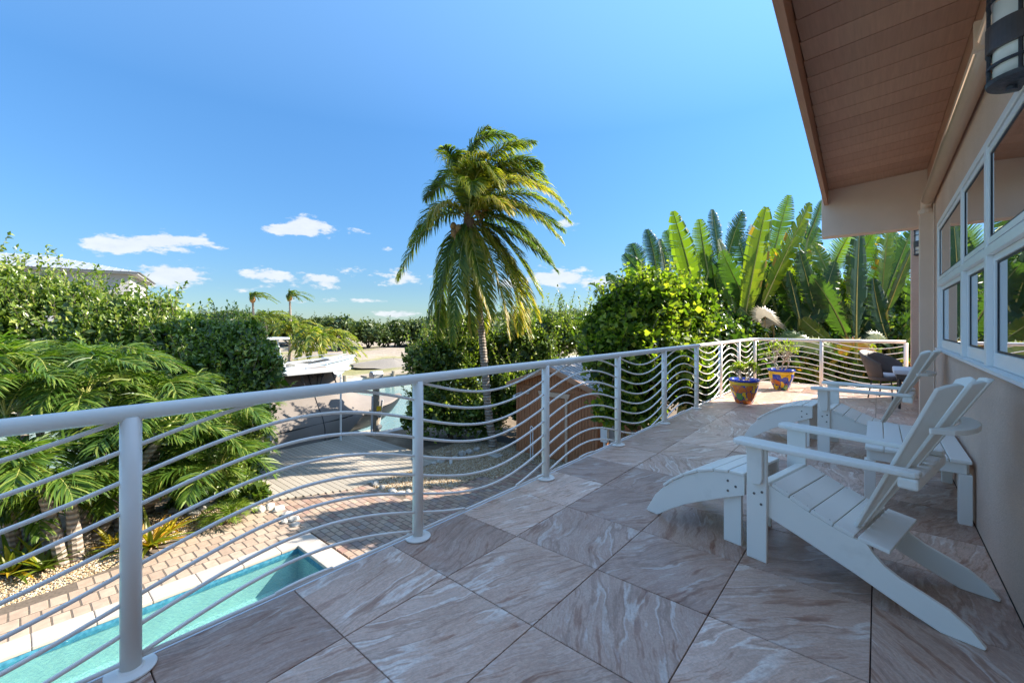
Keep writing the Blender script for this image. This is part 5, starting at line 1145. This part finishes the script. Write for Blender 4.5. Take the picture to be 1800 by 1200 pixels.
# bromeliads, cycad
def rosette(name, label, cat, px, py, n, L, w, mat, tint, up=1.0, z=GZ, arch=.5, group=None):
    Z = FL*(EYE-z)/(py-HY); b = gz(px, Z, z); t = empty(name, b, label, cat, group=group)
    for k in range(n):
        a = 2.4*k+random.uniform(-.3,.3); el = up*random.uniform(.35,1.2); h = Vector((math.cos(a),math.sin(a),0)); l = L*random.uniform(.7,1.15); m = MB(); p = Vector((0,0,0)); d = (h*math.cos(el)+Vector((0,0,math.sin(el)))).normalized(); sd = Vector((-h.y,h.x,0)); vs = []
        ns = 6
        for i in range(ns+1):
            u = i/ns; ww = w*(1-u**2.2)*.5+.002; vs += [p-sd*ww+Vector((0,0,ww*.5)), p, p+sd*ww+Vector((0,0,ww*.5))]; p = p+d*l/ns; d = (d-Vector((0,0,arch*.22))).normalized()
        fs = [(i*3+k2, i*3+k2+1, i*3+k2+4, i*3+k2+3) for i in range(ns) for k2 in (0,1)]; m.add(vs, fs, float(np.clip(random.uniform(*tint),0,1))); m.build('leaf', mat, t)
rosette('bromeliad', 'large orange tinged bromeliad at the lower left corner', 'bromeliad', 20, 1012, 30, .85, .09, M['L_cro'], (.3,.95))
rosette('bromeliad', 'bromeliad at the foot of the slanting palm trunk', 'bromeliad', 75, 1003, 22, .7, .08, M['L_cro'], (.15,.8))
rosette('bromeliad', 'yellow-green bromeliad right of the nearest railing post', 'bromeliad', 265, 962, 30, .80, .085, M['L_cro'], (.5,.95))
rosette('bromeliad', 'low bromeliad just left of the nearest railing post', 'bromeliad', 200, 968, 20, .6, .07, M['L_cro'], (.4,.9))
rosette('bromeliad', 'small orange bromeliad between the yellow-green one and the cycad', 'bromeliad', 300, 935, 18, .55, .06, M['L_cro'], (.7,1.))
def cycad(px, py, label):
    Z = FL*(EYE-GZ)/(py-HY); b = gz(px, Z, GZ); t = empty('cycad', b, label, 'plant')
    MB().lathe([(.0,0),(.10,.0),(.11,.10),(.05,.16),(0,.17)], 10).build('trunk', M['fibre'], t)
    for k in range(18):
        a = 2.4*k; h = Vector((math.cos(a),math.sin(a),0)); el = random.uniform(.3,1.2); L = .62
        frond(Vector((0,0,.15)), h*L*.5*math.cos(el)+Vector((0,0,.15+L*.7*math.sin(el))), h*L*.85+Vector((0,0,.05+L*.35*math.sin(el))), M['L_bright'], t, n=26, ll=.15, lw=.016, droop=.1, tint=(.3,.7), rr=.007, start=.08, vang=.3)
cycad(402, 918, 'small green cycad in the gravel beside the paver path')
bush('ground_shrub', 'low green shrub at the shaded foot of the left bush', 'shrub', [bl(330,890,10,(.45,.45,.35)),bl(370,868,10.6,(.45,.45,.35))], 2600, .10, M['L_dark'], g0(345,10.2), sprigs=16, sprl=.3, trunks=1, trad=.02)
bush('ground_shrub', 'low green shrub on the dock corner beside the rocks', 'shrub', [bl(448,872,10.2,(.32,.32,.28)),bl(420,880,10.2,(.35,.35,.3))], 2200, .09, M['L_mang'], g0(440,10.2), sprigs=14, sprl=.3, trunks=1, trad=.02)

# ------------------------------------------------------------ shed
SX0, SX1, SY0, SY1 = -9.12, -6.10, 10.95, 13.6; sh = 2.30; rg = .55
t = empty('garden_shed', ((SX0+SX1)/2,SY0,GZ-.02), 'brown timber garden shed with tan door frame and low gable roof', 'shed')
hw = (SX1-SX0)/2; D = SY1-SY0
m = MB(); m.prism([(-hw,0),(hw,0),(hw,sh),(0,sh+rg),(-hw,sh)], 'y', .02, D-.02); m.build('wall_core', M['shed'], t)
m = MB(); x = -hw; n = 0
while x < hw-.01:
    x1 = min(x+.108, hw)
    top = lambda q: sh+rg*(1-abs(q)/hw)
    if not (-.42 < (x+x1)/2-(-.02) < .46): m.prism([(x+.004,0),(x1-.010,0),(x1-.010,top(x1)-.02),(x+.004,top(x)-.02)], 'y', 0, .019)
    else: m.prism([(x+.004,2.02),(x1-.010,2.02),(x1-.010,top(x1)-.02),(x+.004,top(x)-.02)], 'y', 0, .019)
    x = x1
m.build('siding', M['shed'], t, label='vertical grooved brown siding')
MB().box((-hw+.0,-.022,sh-.16), (hw-.0,-.002,sh-.07)).build('gable_board', M['shed'], t)
for s in (-1,1): MB().box((s*(hw-.035)-.035,-.024,0), (s*(hw-.035)+.035,-.001,sh-.01)).build('corner_trim', M['shed'], t)
dr = MB().box((-.40,-.012,.05), (.40,.016,1.93)).build('door', M['shed'], t); m = MB()
for k in range(7): m.box((-.39+k*.112,-.020,.07), (-.39+k*.112+.10,-.0125,1.91))
m.build('door_board', M['shed'], dr); MB().tube([(-.33,-.06,1.0),(-.33,-.022,1.0)], .025, 8).build('handle', M['alu'], dr)
for s in (-1,1): MB().box((s*.45-.045,-.035,.02), (s*.45+.045,.018,1.955)).build('door_frame', M['shedtrim'], t)
MB().prism([(-.60,2.10),(-.54,1.957),(.54,1.957),(.60,2.10)], 'y', -.045, .017).build('door_lintel', M['shedtrim'], t)
for s in (-1,1):
    nrm = Vector((s*rg, 0, hw)).normalized(); p0 = Vector((0,0,sh+rg+.02)); p1 = Vector((s*(hw+.22),0,sh-rg*.22/hw+.02))
    m = MB(); q = .05; m.add([p0+Vector((0,-.25,0)),p1+Vector((0,-.25,0)),p1+Vector((0,D+.2,0)),p0+Vector((0,D+.2,0))]+[v+nrm*q for v in (p0+Vector((0,-.25,0)),p1+Vector((0,-.25,0)),p1+Vector((0,D+.2,0)),p0+Vector((0,D+.2,0)))], [(0,1,2,3),(7,6,5,4),(0,4,5,1),(1,5,6,2),(2,6,7,3),(3,7,4,0)]); r = m.build('roof', M['shedroof'], t)
    m = MB()
    for k in range(14):
        yy = -.2+k*(D+.35)/13; m.tube([p0+nrm*(q+.005)+Vector((0,yy,0)), p1+nrm*(q+.005)+Vector((0,yy,0))], .014, 5)
    m.build('roof_rib', M['shedroof'], r, kind='stuff')
    m = MB(); a = p0+Vector((0,-.29,-.10)); b = p1+Vector((0,-.29,-.10)); m.add([a,b,b+Vector((0,0,.15)),a+Vector((0,0,.15))]+[v+Vector((0,.035,0)) for v in (a,b,b+Vector((0,0,.15)),a+Vector((0,0,.15)))], [(0,1,2,3),(7,6,5,4),(0,4,5,1),(1,5,6,2),(2,6,7,3),(3,7,4,0)]); m.build('fascia', M['shedfascia'], t)
# outdoor shower on the shed front
o = empty('outdoor_shower', (-8.62,SY0-.03,GZ+1.98), 'grey shower head fixed to the shed wall left of the door', 'shower')
MB().tube([(0,0,0),(0,-.10,.03),(-.05,-.28,.03),(-.14,-.42,-.02)], .020, 8).build('arm', M['alu'], o, smooth=True)
MB().tube([(-.14,-.42,-.02),(-.17,-.46,-.07),(-.19,-.48,-.12)], [.02,.05,.075], 10).build('head', M['alu'], o, smooth=True)
MB().tube([(0,.012,0),(0,-.02,0)], .06, 12).build('wall_flange', M['alu'], o)
o = empty('water_pipe', (-8.15,SY0-.5,GZ), 'looped white pipe standing on the gravel before the shed', 'pipe')
pts = [(0,0,0),(0,0,1.0)]+[(.045-.045*math.cos(a),0,1.0+.045*math.sin(a)) for a in [PI*k/6 for k in range(1,7)]]+[(.09,0,0)]
MB().tube(pts, .016, 6).build('pipe', M['pvc'], o)
o = MB().box((-.1,-.06,.95), (.1,.06,1.35)).box((-.03,-.03,0), (.03,.03,.949)).build('utility_box', M['pvc']); o.location = gz(1063, 11.9, GZ-.02); tag(o, 'white utility box on a thin post right of the shed', 'utility box')
o = MB().box((-.18,-.1,.75), (.18,.1,1.45)).box((-.06,-.06,0), (.06,.06,.749)).build('meter_box', M['greypole'], bevel=.02); o.location = gz(1078, 12.6, GZ-.02); tag(o, 'grey meter box in the shade right of the shed', 'utility box')
o = MB().box((-.30,-.16,0), (.30,.16,.03)).build('stepping_stone', M['rock'], bevel=.01); o.location = tuple(gz(868, 13.7, GZ+.006)); tag(o, 'flat pale stone lying in the gravel near the coconut trunk', 'stone')

# ------------------------------------------------------------ pots and plants
def pot(x, y, s, label, seed):
    t = empty('flower_pot', (x,y,0), label, 'flower pot', group='painted ceramic flower pots')
    P = lambda pr: [(a*s,b*s) for a, b in pr]
    MB().lathe(P([(0,.0),(.135,.0),(.15,.015),(.19,.12),(.232,.25),(.245,.33),(.238,.352)]), 32).build('body', talavera(seed), t, smooth=True)
    MB().lathe(P([(.2375,.352),(.247,.36),(.252,.395),(.245,.412)]), 32).build('yellow_band', M['potyellow'], t, smooth=True)
    MB().lathe(P([(.245,.412),(.268,.42),(.272,.445),(.262,.458),(.235,.455),(.225,.40),(0,.40)]), 32).build('rim', M['potblue'], t, smooth=True)
    MB().lathe(P([(.224,.402),(.15,.42),(0,.425)]), 20).build('soil', M['gravel'], t)
pot(-1.857,8.70,.96,'nearer painted pot in cobalt, orange and yellow on the sunlit tiles', 1.3)
pot(-1.62,11.05,.98,'farther painted pot in cobalt and yellow at the corner of the railing', 7.7)
def desert_rose(x, y, z, label, h, spread, n, seed, leafn):
    random.seed(seed); t = empty('potted_shrub', (x,y,z), label, 'plant', group='bare branched shrubs in the pots'); m = MB(); tips = []
    def grow(p, d, r, l, dep):
        q = p+d*l*.5+Vector((random.uniform(-.02,.02),random.uniform(-.02,.02),.01)); e = p+d*l; m.tube([p,q,e], [r,r*.85,r*.7], 6, tint=.5)
        if dep == 0 or r < .004: tips.append((e,d)); return
        for k in range(random.choice((2,2,3))):
            a = random.uniform(0,6.28); dd = (d+Vector((math.cos(a),math.sin(a),random.uniform(-.1,.5)))*random.uniform(.4,.8)*spread); dd.normalize(); grow(e, dd, r*.66, l*random.uniform(.65,.95), dep-1)
    for k in range(n):
        a = 2*PI*k/n+random.uniform(-.3,.3); grow(Vector((math.cos(a)*.05,math.sin(a)*.05,0)), Vector((math.cos(a)*.5*spread,math.sin(a)*.5*spread,1)).normalized(), .019, h*.30, 4)
    m.build('branches', M['palebark'], t, smooth=True)
    P = []; Dd = []
    for e, d in tips:
        for k in range(leafn): P.append(tuple(e-d*random.uniform(0,.05))); v = d*.6+Vector(rdirs(1)[0])*.8; Dd.append(tuple(v))
    P, Dd = np.array(P), np.array(Dd); npmesh('foliage', *leaves(P, Dd, rdirs(len(P))*.5+np.array([0,0,.8]), .058, .45, rng.uniform(.5,1,len(P))), M['L_bright'], t, kind='stuff')
desert_rose(-1.857,8.70,.385,'small leafy shrub with pale twigs in the nearer pot', .34, .9, 4, 3, 6)
desert_rose(-1.62,11.05,.39,'larger bare branched shrub spreading from the farther pot', .66, 1.0, 5, 5, 4)
